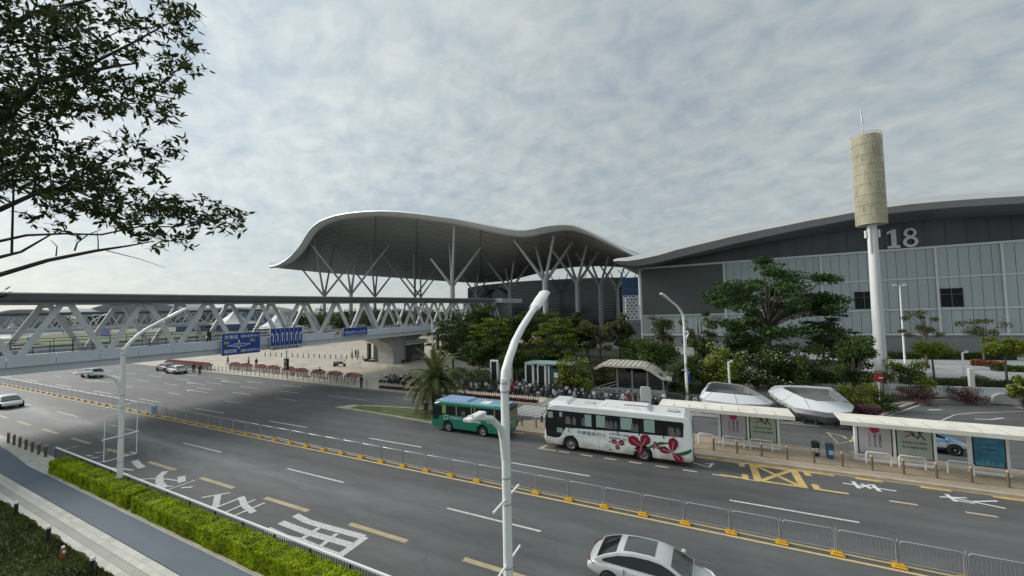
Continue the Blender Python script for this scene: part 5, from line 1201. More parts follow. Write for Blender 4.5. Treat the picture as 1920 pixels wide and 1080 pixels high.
for (a, b_) in zip(prof, prof[1:]):
    n_ = max(1, int(abs(b_[0]-a[0])/.5))
    for k in range(n_): f = (k+.5)/n_; x_, z_ = a[0]+(b_[0]-a[0])*f, a[1]+(b_[1]-a[1])*f; mb.beam((x_,-.6,z_+.03),(x_,4.1,z_+.03),.07,.08)
mb.build('roof_rib', mat('kiosk_rib', (.40,.38,.33), .6), t)
mb = MB(); mb.prism([(-2.2,.2,0),(.6,.2,0),(.6,.2,1.0)], (0,.25,0)); mb.build('stair_wall', CONC, t)
mb = MB()
for dz in (.35,.7): mb.tube([(-2.2,.3,dz),(.6,.3,1.0+dz)], .04, 6); 
mb.build('handrail', GMET, t)
t = thing('notice_board', 'pale standing notice board behind the roof of the white coach', 'sign', (-4.9,42.2,.1)); mb = MB(); mb.box(-.42,.42,-.04,.04,.8,2.2); bevel(mb.build('board', mat('board_pale', (.5,.56,.53), .4), t), .03)
mb = MB(); mb.tube([(-.47,0,0),(-.47,0,2.2),(-.4,0,2.28),(.4,0,2.28),(.47,0,2.2),(.47,0,0)], .035, 6); mb.build('frame', WMET, t)
# sunken glass wells with white collar
def well(label, outer, inner, low, lit=True):
    t = thing('light_well', label, 'light well', (0,0,0)); N0 = 28
    def rs(pts, n, z):
        P = [G(x_, y_, z) for x_, y_ in pts]; d = [0]
        Q = P+[P[0]]
        for a, b_ in zip(Q, Q[1:]): d.append(d[-1]+(b_-a).length)
        out = []
        for k in range(n):
            s_ = d[-1]*k/n
            for i in range(len(Q)-1):
                if d[i] <= s_ <= d[i+1]: out.append(Q[i].lerp(Q[i+1], (s_-d[i])/max(1e-6, d[i+1]-d[i]))); break
        return out
    o_ = rs(outer, N0, 1.5); i_ = rs(inner, N0, 2.1); c = sum(o_, Vector())/N0
    l_ = [c+(p-c)*.95 for p in o_]; l_ = [Vector((p.x,p.y,1.0)) for p in l_]; l2 = [c+(p-c)*.80 for p in o_]; l2 = [Vector((p.x,p.y,.12)) for p in l2]
    cyc = lambda r: r+[r[0]]
    # align start
    k0 = min(range(N0), key=lambda k: (i_[k]-o_[0]).length); i_ = i_[k0:]+i_[:k0]
    mb = MB(); mb.grid([cyc(o_), cyc(i_)], True); mb.grid([cyc(l_), cyc(o_)], True); mb.build('collar', mat('well_white', (.62,.64,.66), .35, var=.05), t)
    mb = MB(); mb.grid([cyc(l2), cyc(l_)], False); mb.build('plinth', mat('well_plinth', (.2,.2,.2), .6), t)
    c2 = sum(i_, Vector())/N0; f_ = [Vector((c2.x+(p.x-c2.x)*.93, c2.y+(p.y-c2.y)*.93, 1.55)) for p in i_]
    mb = MB(); mb.grid([cyc(i_), cyc(f_)], False); mb.poly([tuple(p) for p in f_]); mb.build('inner_grating', mat('well_floor', (.15,.155,.155), .6, var=.3, scale=2, stretch=(.3,6,1)), t)
    mb = MB()
    for k in range(0, N0, 3): mb.beam(o_[k]+Vector((0,0,.01)), i_[k]+Vector((0,0,.01)), .03, .03)
    mb.build('collar_seam', mat('seam_grey', (.35,.36,.37), .5), t)
    return t, c2
w1, c1 = well('white rimmed open light well between the blue bannered lamp and its twin', [(1311.5,744),(1318,730),(1329,717),(1339,715),(1395,722),(1425,738),(1451,753),(1444,759),(1378,757.5),(1322,750)], [(1322,734),(1329,722),(1337,717),(1393,723),(1412,733),(1430,741),(1424,743),(1378,739)], 0)
w2, c2_ = well('white rimmed light well with a slatted grey floor nearer the no entry sign', [(1440,733),(1447,726),(1455,722),(1510,723),(1560,726),(1582,744),(1602,762),(1598,772),(1560,775),(1490,764),(1460,748)], [(1467,727),(1474,725),(1515,727),(1555,730),(1571,742),(1585,753),(1560,753),(1532,752),(1507,746),(1485,736)], 0)
blades('well_grass', 1500, lambda r: (c1.x+1.2+r.gauss(0,1.1), c1.y-.8+r.gauss(0,.5), 1.56), .2, mat('well_grass', (.07,.10,.02), .8, island=.6), kind='stuff', label='patch of grass growing inside the left light well', category='grass')
# white portal frames with a glass booth (turnstile gate)
t = thing('gate_booth', 'white portal frames with dark panels and a glass booth behind the scooters', 'booth', (-25.6,46.6,.12))
for x_, h_ in ((0,3.4),(3.0,3.2),(5.2,3.2),(6.9,3.2),(8.4,3.2)):
    mb = MB(); mb.box(x_,x_+.18,0,.5,0,h_); mb.box(x_+1.0,x_+1.2,0,.5,0,h_) if x_ in (0,5.2,6.9) else None; mb.box(x_,x_+1.2,0,.5,h_,h_+.18) if x_ in (0,5.2,6.9) else None; mb.build('portal_frame', WMET, t)
    if x_ in (0,5.2,6.9): mb = MB(); mb.box(x_+.2,x_+.98,.1,.4,.1,h_-.02); mb.build('dark_panel', DMET, t)
mb = MB(); mb.box(8.6,11.2,0,2.4,.1,2.9); mb.build('glass_booth', mat('booth_glass', (.05,.10,.10), .12, var=.4, spec=.7), t); mb = MB(); mb.box(5.2,11.5,-.2,2.6,3.39,3.5); mb.build('roof', mat('booth_roof', (.25,.36,.36), .5), t)
mb = MB(); mb.box(9.2,9.8,-.05,-.01,1.8,2.4); mb.build('notice', SWH, t); mb = MB(); mb.box(-2.0,-.6,.3,.9,0,2.2); mb.build('cabinet', mat('cabinet_grey', (.36,.37,.36), .5), t)
for k in range(6): mb = MB(); mb.box(11.6+k*.45,11.72+k*.45,.3+k*.1,.42+k*.1,0,2.0+k*.04); mb.build('post', mat('post_brown', (.26,.23,.21), .6), t)
for i, (px, py) in enumerate(((640,680),(668,689),(735,692),(745,700),(700,684))):
    t = thing('queue_barrier', 'thin pale queue barrier standing on the plaza, %s from the left' % nth([1,2,4,5,3][i]), 'barrier', tuple(G(px,py,.12)), R_(5), 'queue barriers on the plaza')
    mb = MB(); mb.tube([(-1,0,0),(-1,0,1.0),(1,0,1.0),(1,0,0)], .035, 5); mb.tube([(-1,0,.3),(1,0,.3)], .025, 5); mb.build('frame', GMET, t); mb = MB()
    for k in range(9): mb.box(-.8+k*.2-.01,-.8+k*.2+.01,-.01,.01,.3,1.0)
    mb.build('slat', GMET, t)
# small pavilion beyond the plaza with thin roof
def pavilion(label, loc, W, D, h, n):
    t = thing('pavilion', label, 'pavilion', loc, R_(-6)); mb = MB(); mb.box(-.6,W+.6,-.6,D+.6,h,h+.25); mb.box(-.6,W+.6,-.6,D+.6,h+.55,h+.75); mb.box(-.2,W+.2,-.2,D+.2,h+.26,h+.54); mb.build('roof', mat('pavilion_roof', (.5,.5,.47), .6), t)
    for k in range(n): mb = MB(); x_ = W*k/(n-1); mb.box(x_-.3,x_+.3,-.1,.5,0,h); mb.build('pillar', mat('pavilion_pillar', (.05,.055,.05), .5), t)
    mb = MB(); mb.box(.2,W-.2,1.2,D,0,h-.05); mb.build('glass_wall', mat('pavilion_glass', (.10,.12,.11), .2, var=.5, scale=.8), t); return t
p = G(697,674,.12); pavilion('low open pavilion with dark pillars behind the bridge pier', (p.x-1,p.y,.1), 12, 5, 3.6, 5)
p = G(800,660,.12); pavilion('low pale roofed pavilion behind the palm between the garden trees', (p.x+1,p.y+3,.1), 20, 5, 4.2, 6)
# white tent roofs seen through the truss
TENT = mat('tent_white', (.42,.44,.45), .6, var=.06)
def tent(label, c, w_, h0, h1):
    t = thing('tent_roof', label, 'tent', c); mb = MB(); rows = []
    for k in range(9):
        a = 2*math.pi*k/8+.39; rows.append([(math.cos(a)*w_*(1-f)+0, math.sin(a)*w_*.7*(1-f), h0+(h1-h0)*(f**1.7)) for f in (0,.25,.5,.75,1)])
    mb.grid(rows, False); mb.build('roof', TENT, t)
    for k in range(4): a = 2*math.pi*k/4+.4; mb = MB(); mb.tube([(math.cos(a)*w_*.9,math.sin(a)*w_*.6,0),(math.cos(a)*w_*.9,math.sin(a)*w_*.6,h0)], .2, 6); mb.build('post', LW, t)
def atd(px, D): 
    p = PD(px, 600, D); return (p.x, p.y, 0)
tent('white pointed tent roof seen through the middle of the bridge truss', atd(525,128), 10, 5.5, 11.5)
tent('white pointed tent roof seen through the left end of the bridge truss', atd(25,150), 9, 3, 8.5)
tent('pale far tent roof seen under the footbridge roof beside the second bridge', atd(440,170), 12, 6, 12)
# far halls with wave roofs along the left horizon
def far_hall(label, px0, px1, D, h, amp, m):
    a = Vector(atd(px0, D)); b_ = Vector(atd(px1, D)); d = (b_-a); n = Vector((-d.y, d.x, 0)).normalized()*30
    if n.dot(fwd) < 0: n = -n
    t = thing('far_hall', label, 'building', tuple(a)); mb = MB(); r1, r2, r3_ = [], [], []
    for k in range(25):
        f = k/24; z_ = h*(.55+.45*math.sin(math.pi*min(1, f*1.0))**.8)+amp*math.sin(f*9)
        r1.append(d*f+Vector((0,0,z_))); r2.append(d*f+n+Vector((0,0,z_+1))); r3_.append(d*f+Vector((0,0,0)))
    mb.grid([r1, r2]); mb.build('roof', mat('far_roof', (.36,.38,.39), .5, var=.1, scale=.02), t); mb = MB(); mb.grid([[p*1 for p in r3_], [p-Vector((0,0,1.2)) for p in r1]]); mb.build('wall', m, t)
    mb = MB(); mb.grid([[p-Vector((0,0,1.2)) for p in r1],[p+Vector((0,0,.1)) for p in r1]]); mb.v = [(x_-n.x*.02,y-n.y*.02,z) for x_,y,z in mb.v]; mb.build('fascia', mat('far_fascia', (.34,.36,.37), .5), t)
FW = mat('far_wall', (.24,.27,.30), .6, var=.15, scale=.05); FW2 = mat('far_wall_blue', (.10,.16,.30), .6, var=.3, scale=.05)
far_hall('long far hall with a curved pale roof at the left end of the horizon', -30, 130, 300, 17, .6, FW)
far_hall('far hall with a rounded grey roof behind the second footbridge', 150, 350, 330, 22, .5, FW)
far_hall('far dark blue hall wall seen through the truss left of the wave canopy', 330, 520, 230, 14, .2, FW2)
far_hall('far low hall seen through the right half of the truss', 560, 860, 300, 10, .3, FW)
t = thing('direction_sign', 'distant blue direction sign seen through the left truss', 'road sign', tuple(atd(198,120))); mb = MB(); mb.box(-3.2,3.2,-.1,.1,4.2,6.6); mb.build('board', SBLUE, t); mb = MB(); mb.tube([(3.4,0,0),(3.4,0,6.8)], .16, 6); mb.build('post', GMET, t)
t = thing('traffic_signal', 'dark pedestrian signal box on a white pole at the plaza planters', 'traffic light', tuple(G(537,712,.0))); mb = MB(); mb.tube([(0,0,0),(0,0,4.8)], .09, 8); mb.build('pole', LW, t); mb = MB(); mb.box(-.42,.42,-.2,.15,1.6,3.4); bevel(mb.build('signal_box', DMET, t), .04)
mb = MB(); mb.tube([(0,-.22,2.9),(0,-.2,2.9)], .26, 14); mb.tube([(0,-.22,2.1),(0,-.2,2.1)], .26, 14); mb.build('lens', mat('lens_grey', (.35,.3,.3), .4), t)
# no entry sign
p = G(1650,752,.12); t = thing('no_entry_sign', 'round red no entry sign on a white post beside the white pylon', 'road sign', (p.x,p.y,.1)); mb = MB(); mb.tube([(0,0,0),(0,0,2.6)], .05, 8); mb.build('post', LW, t)
mb = MB(); mb.tube([(.18,-.1,2.5),(.19,-.13,2.5)], .45, 24); mb.v = [(x_-.19,y,z) for x_,y,z in mb.v]; mb.tube([(0,-.10,2.5),(0,-.06,2.5)], .44, 24); dsk = mb.build('disc', mat('sign_red', (.42,.02,.03), .4), t); mb = MB(); mb.box(-.3,.3,-.15,-.135,2.44,2.57); mb.build('bar', SWH, dsk)
# white wall-fence with pillars by the car park
a = G(1672,745,.12); b_ = G(1866,748,.12); t = thing('picket_wall', 'low white railed wall with square pillars in front of the car park', 'fence', (a.x,a.y+1.4,.1)); D_v = Vector((b_.x-a.x+14, (b_.y-a.y)*1.2, 0)); n_ = 60
mb = MB(); mb.beam((0,0,.2), D_v+Vector((0,0,.2)), .25, .4); mb.beam(Vector((0,0,1.15)), D_v+Vector((0,0,1.15)), .12, .1); mb.build('rail', WMET, t)
mb = MB()
for k in range(120): q_ = D_v*(k/119); mb.box(q_.x-.03,q_.x+.03,q_.y-.03,q_.y+.03,.4,1.1)
mb.build('slat', WMET, t)
for f in (0,.32,.62,.92): mb = MB(); q_ = D_v*f; mb.box(q_.x-.2,q_.x+.2,q_.y-.2,q_.y+.2,0,1.6 if f != .32 else 3.2); bevel(mb.build('pillar', PLW, t), .03)
t = thing('marker_stone', 'rounded grey marker stone at the bend of the side lane', 'stone', tuple(G(1884,757,.12))); mb = MB(); rows = []
for k in range(13):
    a_ = math.pi*k/12; rows.append([(-math.cos(a_)*.95, yy, max(0, math.sin(a_))**.6*1.05) for yy in (-.25,.25)])
mb.grid(rows); mb.poly([r[0] for r in rows]); mb.poly([r[1] for r in rows][::-1]); mb.build('block', CONC, t)
p = G(1512,712,.1); t = thing('equipment_shed', 'small grey ribbed shed between the dark tree and the round bush', 'shed', (p.x,p.y,0)); mb = MB(); mb.box(0,5.2,0,3,0,2.3); mb.build('wall', mat('shed_wall', (.30,.32,.31), .5), t)
mb = MB(); mb.box(-.2,5.4,-.2,3.2,2.31,2.5); mb.build('roof', mat('shed_roof', (.12,.12,.11), .5), t); mb = MB()
for k in range(16): mb.box(.3+k*.3,.34+k*.3,-.04,-.005,.2,2.1)
mb.build('slat', mat('shed_rib', (.2,.21,.21), .5), t)
# ramp wall and grey ground behind the garden trees
mb = MB(); a = G(1085,640,.1); b_ = G(1195,650,.1); mb.prism([(a.x,a.y,0),(b_.x,b_.y,0),(b_.x+1,b_.y+30,0),(a.x,a.y+30,0)], (0,0,.16)); mb.build('garden_path', mat('path_grey', (.2,.2,.2), .8, var=.2), kind='structure')
t = thing('ramp_wall', 'sloping grey ramp wall at the foot of the patterned panel', 'wall', tuple(G(1120,652,.1))); mb = MB(); mb.prism([(0,0,0),(18,-2,0),(18,-2,.4),(0,0,2.6)], (0,.5,0)); mb.build('slab', mat('ramp_concrete', (.24,.25,.26), .7, var=.1), t)

# ================================================================== VEGETATION
class LeafMB:
    def __init__(s): s.v = []; s.f = []
    def leaf(s, p, n, u, a, b):
        v = n.cross(u); o = len(s.v)
        s.v += [tuple(p-u*a), tuple(p-v*b), tuple(p+u*a), tuple(p+v*b)]; s.f.append((o,o+1,o+2,o+3))
    def build(s, name, m, parent, **k):
        me = bpy.data.meshes.new(name); me.from_pydata(s.v, [], s.f); me.materials.append(m); o = bpy.data.objects.new(name, me); COL.objects.link(o); o.parent = parent
        for a, b in k.items(): o[a] = b
        return o
def rv(r): 
    v = Vector((r.gauss(0,1), r.gauss(0,1), r.gauss(0,1))); return v.normalized()
LD = mat('leaf_dark', (.032,.054,.013), .55, var=.4, scale=.5, island=.9, col2=(.065,.10,.02), spec=.2, trans=.2)
LM = mat('leaf_mid', (.075,.105,.012), .55, var=.35, scale=.5, island=.9, col2=(.15,.18,.018), spec=.2, trans=.25)
LY = mat('leaf_lime', (.13,.17,.02), .55, var=.3, scale=.5, island=.7, col2=(.2,.23,.03), spec=.2, trans=.3)
LO = mat('leaf_olive', (.065,.075,.025), .6, var=.35, scale=.5, island=.8, col2=(.11,.115,.045), spec=.2, trans=.25)
LG = mat('leaf_deep_green', (.024,.055,.016), .55, var=.4, scale=.5, island=.9, col2=(.05,.098,.026), spec=.2, trans=.2)
LP = mat('leaf_purple', (.07,.02,.03), .6, var=.3, island=.6)
LR = mat('leaf_orange', (.22,.07,.02), .6, var=.3, island=.6)
FLW = mat('flower_pale', (.60,.58,.40), .6); FLY = mat('flower_yellow', (.46,.44,.14), .6)
def tree(label, x, y, H, cw, kind='round', lm=None, th=None, seed=1, n=2600, ls=.2, flowers=None, z0=.1, name='tree', cat='tree', group=None, nf=0):
    r = random.Random(seed); t = thing(name, label, cat, (x, y, z0), 0, group); lm = lm or LM
    th = H*.35 if th is None else th; clumps = []
    R = cw/2
    if kind == 'round':
        for _ in range(26):
            d = rv(r); q_ = r.random()**.45; clumps.append((Vector((d.x*R*q_*.85, d.y*R*q_*.85, th+(H-th)*.5+d.z*(H-th)*.42*q_)), R*(.22+.16*r.random())))
    elif kind == 'tiered':
        nt_ = 7
        for i in range(nt_):
            z_ = th+(H-th)*(i+.4)/nt_; rr = R*(.45+.55*math.sin(math.pi*(.22+.66*i/(nt_-1))))
            for k in range(7):
                a = k*6.283/7+r.random()+i*.4; q_ = rr*(.35+.6*r.random()); clumps.append((Vector((math.cos(a)*q_, math.sin(a)*q_, z_+r.gauss(0,.25))), R*.2))
    elif kind == 'umbrella':
        for _ in range(58):
            a = r.random()*6.28; q_ = R*math.sqrt(r.random())*.95; zt_ = H-.3-(H-th)*.34*(q_/R)**2; zb_ = th+(H-th)*.12*(q_/R); k_ = r.random()**.7
            clumps.append((Vector((math.cos(a)*q_, math.sin(a)*q_, zb_+(zt_-zb_)*k_)), R*(.11+.10*r.random())))
    elif kind == 'loose':
        for _ in range(13):
            a = r.random()*6.28; q_ = R*math.sqrt(r.random())*.9; clumps.append((Vector((math.cos(a)*q_, math.sin(a)*q_, th+(H-th)*(.15+.8*r.random()*(1-.35*q_/R)))), R*(.16+.12*r.random())))
    elif kind == 'bush':
        for _ in range(22):
            a = r.random()*6.28; q_ = R*math.sqrt(r.random())*.8; zf = r.random(); clumps.append((Vector((math.cos(a)*q_*(1-.3*zf), math.sin(a)*q_*(1-.3*zf), H*(.12+.74*zf))), R*.27))
    mb = MB()
    trunk_top = Vector((r.gauss(0,.1), r.gauss(0,.1), th+(H-th)*.45))
    mb.tube([(0,0,0), Vector((trunk_top.x*.4, trunk_top.y*.4, th*.6)), trunk_top, trunk_top+Vector((0,0,(H-th)*.35))], [H*.018+.04, H*.015+.03, H*.010+.02, .02], 7)
    for c, rc in clumps:
        st = Vector((0,0,th*.55+(min(c.z, trunk_top.z)-th*.55)*.6)) if kind != 'bush' else Vector((0,0,.05)); st.z = max(.05, min(st.z, c.z-.1))
        st.x = trunk_top.x*st.z/max(.1, trunk_top.z); st.y = trunk_top.y*st.z/max(.1, trunk_top.z)
        md = st.lerp(c, .5)+Vector((0,0,(c-st).length*(.10 if kind != 'tiered' else -.02))); mb.tube([st, md, c], [H*.007+.012, H*.005+.01, .008], 5, False)
    mb.build('trunk', BARK, t)
    lb = LeafMB(); per = n//len(clumps)
    for c, rc in clumps:
        fl = .34 if kind == 'tiered' else .58 if kind == 'umbrella' else (.75 if kind == 'loose' else .8)
        for _ in range(per):
            d = rv(r); q_ = r.random()**.5; p = c+Vector((d.x*rc*q_*(1.5 if kind in ('tiered','umbrella') else 1.15), d.y*rc*q_*(1.5 if kind in ('tiered','umbrella') else 1.15), d.z*rc*q_*fl))
            nn_ = (rv(r)*.9+Vector((0,0,.6))).normalized(); u = nn_.orthogonal().normalized(); u = Matrix.Rotation(r.random()*6.28, 3, nn_) @ u; s_ = ls*(.6+.7*r.random())
            lb.leaf(p, nn_, u, s_*.62, s_*.34)
    lb.build('crown', lm, t)
    if nf:
        fb = LeafMB()
        for _ in range(nf):
            c, rc = clumps[r.randrange(len(clumps))]; d = rv(r); p = c+Vector((d.x*rc*1.1, d.y*rc*1.1, abs(d.z)*rc*.9)); nn_ = (rv(r)+Vector((0,-.4,.8))).normalized(); fb.leaf(p, nn_, nn_.orthogonal().normalized(), .075, .075)
        fb.build('blossom', flowers or FLW, t)
    return t
def at(px, py): p = G(px, py, .1); return p.x, p.y
def tpx(label, px, base, top, wpx, **k):
    x, y = at(px, base); D = (Vector((x,y,0))-CC).dot(fwd); H = (base-top)/720*D*1.0; return tree(label, x, y, H, wpx/720*D, **k)
# big layered tree
tree('big dark layered tree with spreading flat branches before the grey hall', 9.6, 66.5, 17.4, 16.5, 'umbrella', LG, 5.0, 5, 22000, .33)
tpx('dark spreading lower tree beside the trunk of the big layered tree', 1395, 712, 640, 90, kind='tiered', lm=LG, seed=15, n=3000, ls=.3)
tree('dark green tree right of the big layered tree', 16.5, 69.0, 9.2, 7.0, 'tiered', LG, 3.0, 25, 3000, .3)
tpx('dense dark green tree over the roof of the subway entrance', 1228, 726, 628, 112, kind='round', lm=LD, seed=6, n=6500, ls=.28, th=1.2)
tpx('olive green tree left of the bannered street lamp', 1245, 700, 575, 60, kind='round', lm=LO, seed=7, n=2200, ls=.25)
tpx('light green young tree behind the bannered street lamp', 1312, 710, 574, 75, kind='loose', lm=LO, seed=8, n=2600, ls=.24)
tpx('dark olive bush beside the bannered street lamp foot', 1288, 748, 652, 80, kind='bush', lm=LD, seed=9, n=4200, ls=.2)
tpx('yellowish bush with pale blossom behind the left light well', 1350, 735, 640, 105, kind='bush', lm=LM, seed=10, n=5200, ls=.2, nf=420, flowers=FLY)
tpx('dark bush full of white blossom between the two light wells', 1420, 730, 655, 110, kind='bush', lm=LD, seed=11, n=5200, ls=.2, nf=420)
tpx('dark wide bush under the big layered tree', 1500, 730, 642, 110, kind='bush', lm=LD, seed=71, n=5200, ls=.22)
tpx('dark green bush just left of the equipment shed', 1452, 722, 640, 95, kind='bush', lm=LG, seed=72, n=4600, ls=.24)
tpx('tall dark bush between the bannered lamp and the yellowish bush', 1322, 728, 626, 80, kind='bush', lm=LD, seed=73, n=4200, ls=.24)
tpx('dark leafy tree low behind the white blossom bush', 1392, 712, 618, 95, kind='round', lm=LG, seed=74, n=4200, ls=.28)
tpx('dark blossom bush behind the right light well', 1475, 722, 668, 80, kind='bush', lm=LD, seed=12, n=3200, ls=.2, nf=200)
tpx('round dark bushy tree left of the white pylon', 1603, 742, 618, 108, kind='bush', lm=LD, seed=13, n=8000, ls=.22)
tpx('lime green tree top behind the round dark bush', 1565, 700, 612, 70, kind='round', lm=LY, seed=14, n=2400, ls=.26)
tpx('low green shrub at the foot of the no entry sign', 1612, 765, 712, 85, kind='bush', lm=LM, seed=16, n=3000, ls=.14)
tpx('frangipani with yellow blossom right of the white pylon', 1703, 738, 672, 92, kind='bush', lm=LM, seed=17, n=3200, ls=.2, nf=260, flowers=FLY)
tpx('lime green clipped tree on a bare trunk in the car park', 1752, 712, 640, 62, kind='round', lm=LY, seed=18, n=2600, ls=.24, th=3.2)
tpx('slender tall young tree before the hall wall behind the lime tree', 1738, 690, 566, 68, kind='loose', lm=LO, seed=19, n=1500, ls=.24, th=3.5)
tpx('bare limbed young tree with sparse leaves before the hall wall', 1845, 676, 594, 72, kind='loose', lm=LO, seed=20, n=1300, ls=.26, th=4)
tpx('bright lime green tree near the right edge of the car park', 1888, 714, 634, 74, kind='round', lm=LY, seed=21, n=4200, ls=.26, th=3.0)
tpx('yellow blossom shrub at the right edge by the marker stone', 1922, 772, 700, 60, kind='bush', lm=LM, seed=22, n=2600, ls=.18, nf=260, flowers=FLY)
tpx('grey green shrub behind the white railed wall', 1828, 740, 700, 52, kind='bush', lm=LO, seed=23, n=1700, ls=.16)
tpx('dark purple low shrub by the side lane bend', 1808, 752, 729, 72, kind='bush', lm=LP, seed=24, n=2400, ls=.12)
tpx('dark purple low shrub between the pylon and the lane kerb', 1715, 752, 729, 80, kind='bush', lm=LP, seed=26, n=2600, ls=.12)
tpx('dark purple ground shrub behind the right shelter canopy', 1625, 786, 758, 62, kind='bush', lm=LP, seed=27, n=2400, ls=.12)
tpx('dark green low shrub in the grass before the pylon', 1660, 770, 738, 55, kind='bush', lm=LD, seed=28, n=2200, ls=.13)
# car park hedges
def low_hedge(label, pa_, pb_, h, w_, lm, seed):
    r = random.Random(seed); a = G(*pa_, .05); b_ = G(*pb_, .05); t = thing('hedge', label, 'hedge', (a.x,a.y,0)); d = b_-a; nrm = Vector((-d.y,d.x,0)).normalized()*w_
    lb = LeafMB()
    for _ in range(int(d.length*w_*h*90)+600):
        p = d*r.random()+nrm*(r.random()-.5)+Vector((0,0,h*(.1+.9*r.random()))); n_ = (rv(r)+Vector((0,0,.5))).normalized(); lb.leaf(p, n_, n_.orthogonal().normalized(), .16, .1)
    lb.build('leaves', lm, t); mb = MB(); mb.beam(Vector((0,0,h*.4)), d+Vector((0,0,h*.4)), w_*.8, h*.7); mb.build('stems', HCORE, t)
low_hedge('long dark hedge along the foot of the hall wall', (1660,672), (1900,674), 1.3, 1.6, LD, 1)
low_hedge('green verge hedge in front of the pale car park', (1690,718), (1915,726), .8, 1.5, LO, 2)
low_hedge('orange tinted hedge in the car park below the hall wall', (1820,684), (1885,688), .9, 1.5, LR, 3)
low_hedge('hedge between car park bays at the right edge', (1862,694), (1935,697), .8, 1.6, LD, 4)
low_hedge('clipped hedge in front of the low open pavilion', (685,678), (757,681), .7, 1.0, LD, 5)
low_hedge('dark undergrowth behind the gate booth and the scooters', (880,716), (1110,722), 1.5, 2.5, LD, 7)
low_hedge('dark hedge behind the light wells', (1330,716), (1560,716), 1.4, 2.0, LD, 6)
# garden trees in front of the canopy hall
for i, (px, base, top, wp, kd, lm, lab) in enumerate([
 (850,700,602,95,'tiered',LD,'dark flat topped tree at the right end of the footbridge'),
 (905,690,560,70,'round',LD,'dark tree in front of the glass lift lobby'),
 (925,705,597,90,'tiered',LM,'mid green spreading tree left of the tall lamp arm'),
 (985,700,575,70,'round',LD,'dark tree just right of the tall lamp arm'),
 (1018,690,572,80,'round',LO,'olive tree under the big branching column'),
 (1045,712,598,95,'tiered',LM,'bright green layered tree right of the lamp head'),
 (1075,690,578,60,'round',LD,'dark green tree before the dark louvred hall'),
 (1127,700,588,85,'loose',LO,'sparse grey green tree before the louvred hall'),
 (1163,690,585,55,'round',LO,'olive tree left of the patterned panel'),
 (1004,712,640,60,'loose',LM,'thin young tree on the garden lawn'),
 (1105,688,610,40,'loose',LD,'small dark young tree on the garden lawn'),
 (880,676,570,90,'round',LD,'dark tree mass behind the footbridge end'),
 (945,672,590,60,'round',LD,'dark tree behind the lamp arm bend'),
 (1060,678,602,80,'round',LD,'dark round tree between the two branching columns'),
 (1100,682,600,70,'round',LD,'dark tree behind the small garden tree'),
 (1190,700,628,60,'round',LD,'dark tree at the left foot of the hall screen'),
 (970,722,640,75,'round',LD,'dark low tree behind the tall street lamp pole'),
 (1020,716,650,60,'round',LD,'dark low tree behind the round blossom bush'),
 (900,712,640,70,'round',LD,'dark low tree between the palm and the gate booth'),
 (1030,668,585,60,'tiered',LM,'bright tree crown behind the lamp head')]):
    tpx(lab, px, base, top, wp, kind=kd, lm=lm, seed=40+i, n=5200 if kd != 'loose' else 2000, ls=.3)
tpx('round leafy bush with yellow blossom behind the gate booth', 1080, 738, 658, 82, kind='bush', lm=LM, seed=60, n=6500, ls=.17, nf=420, flowers=FLY)
tpx('low olive bush between the blossom bush and the subway entrance', 1135, 722, 672, 80, kind='bush', lm=LO, seed=61, n=2600, ls=.2)
tpx('dark bush under the palm fronds behind the scooters', 900, 728, 690, 90, kind='bush', lm=LD, seed=62, n=2600, ls=.16)
tpx('dark bush left of the gate booth', 860, 722, 690, 60, kind='bush', lm=LD, seed=63, n=1800, ls=.16)
for i, (px, D, H, wd) in enumerate([(545,170,11,16),(600,180,12,20),(640,165,11,15),(690,175,12,20),(745,160,11,16),(800,150,11,16),(840,140,11,14),(300,230,11,24),(120,240,10,26),(390,210,10,20)]):
    x, y, _ = atd(px, D); tree('distant tree seen through the truss, %s from the left wave canopy column' % nth(i+1), x, y, H, wd, 'round', LO if i % 2 else LD, 2, 80+i, 1500, .7, group='distant trees seen through the truss', z0=0)

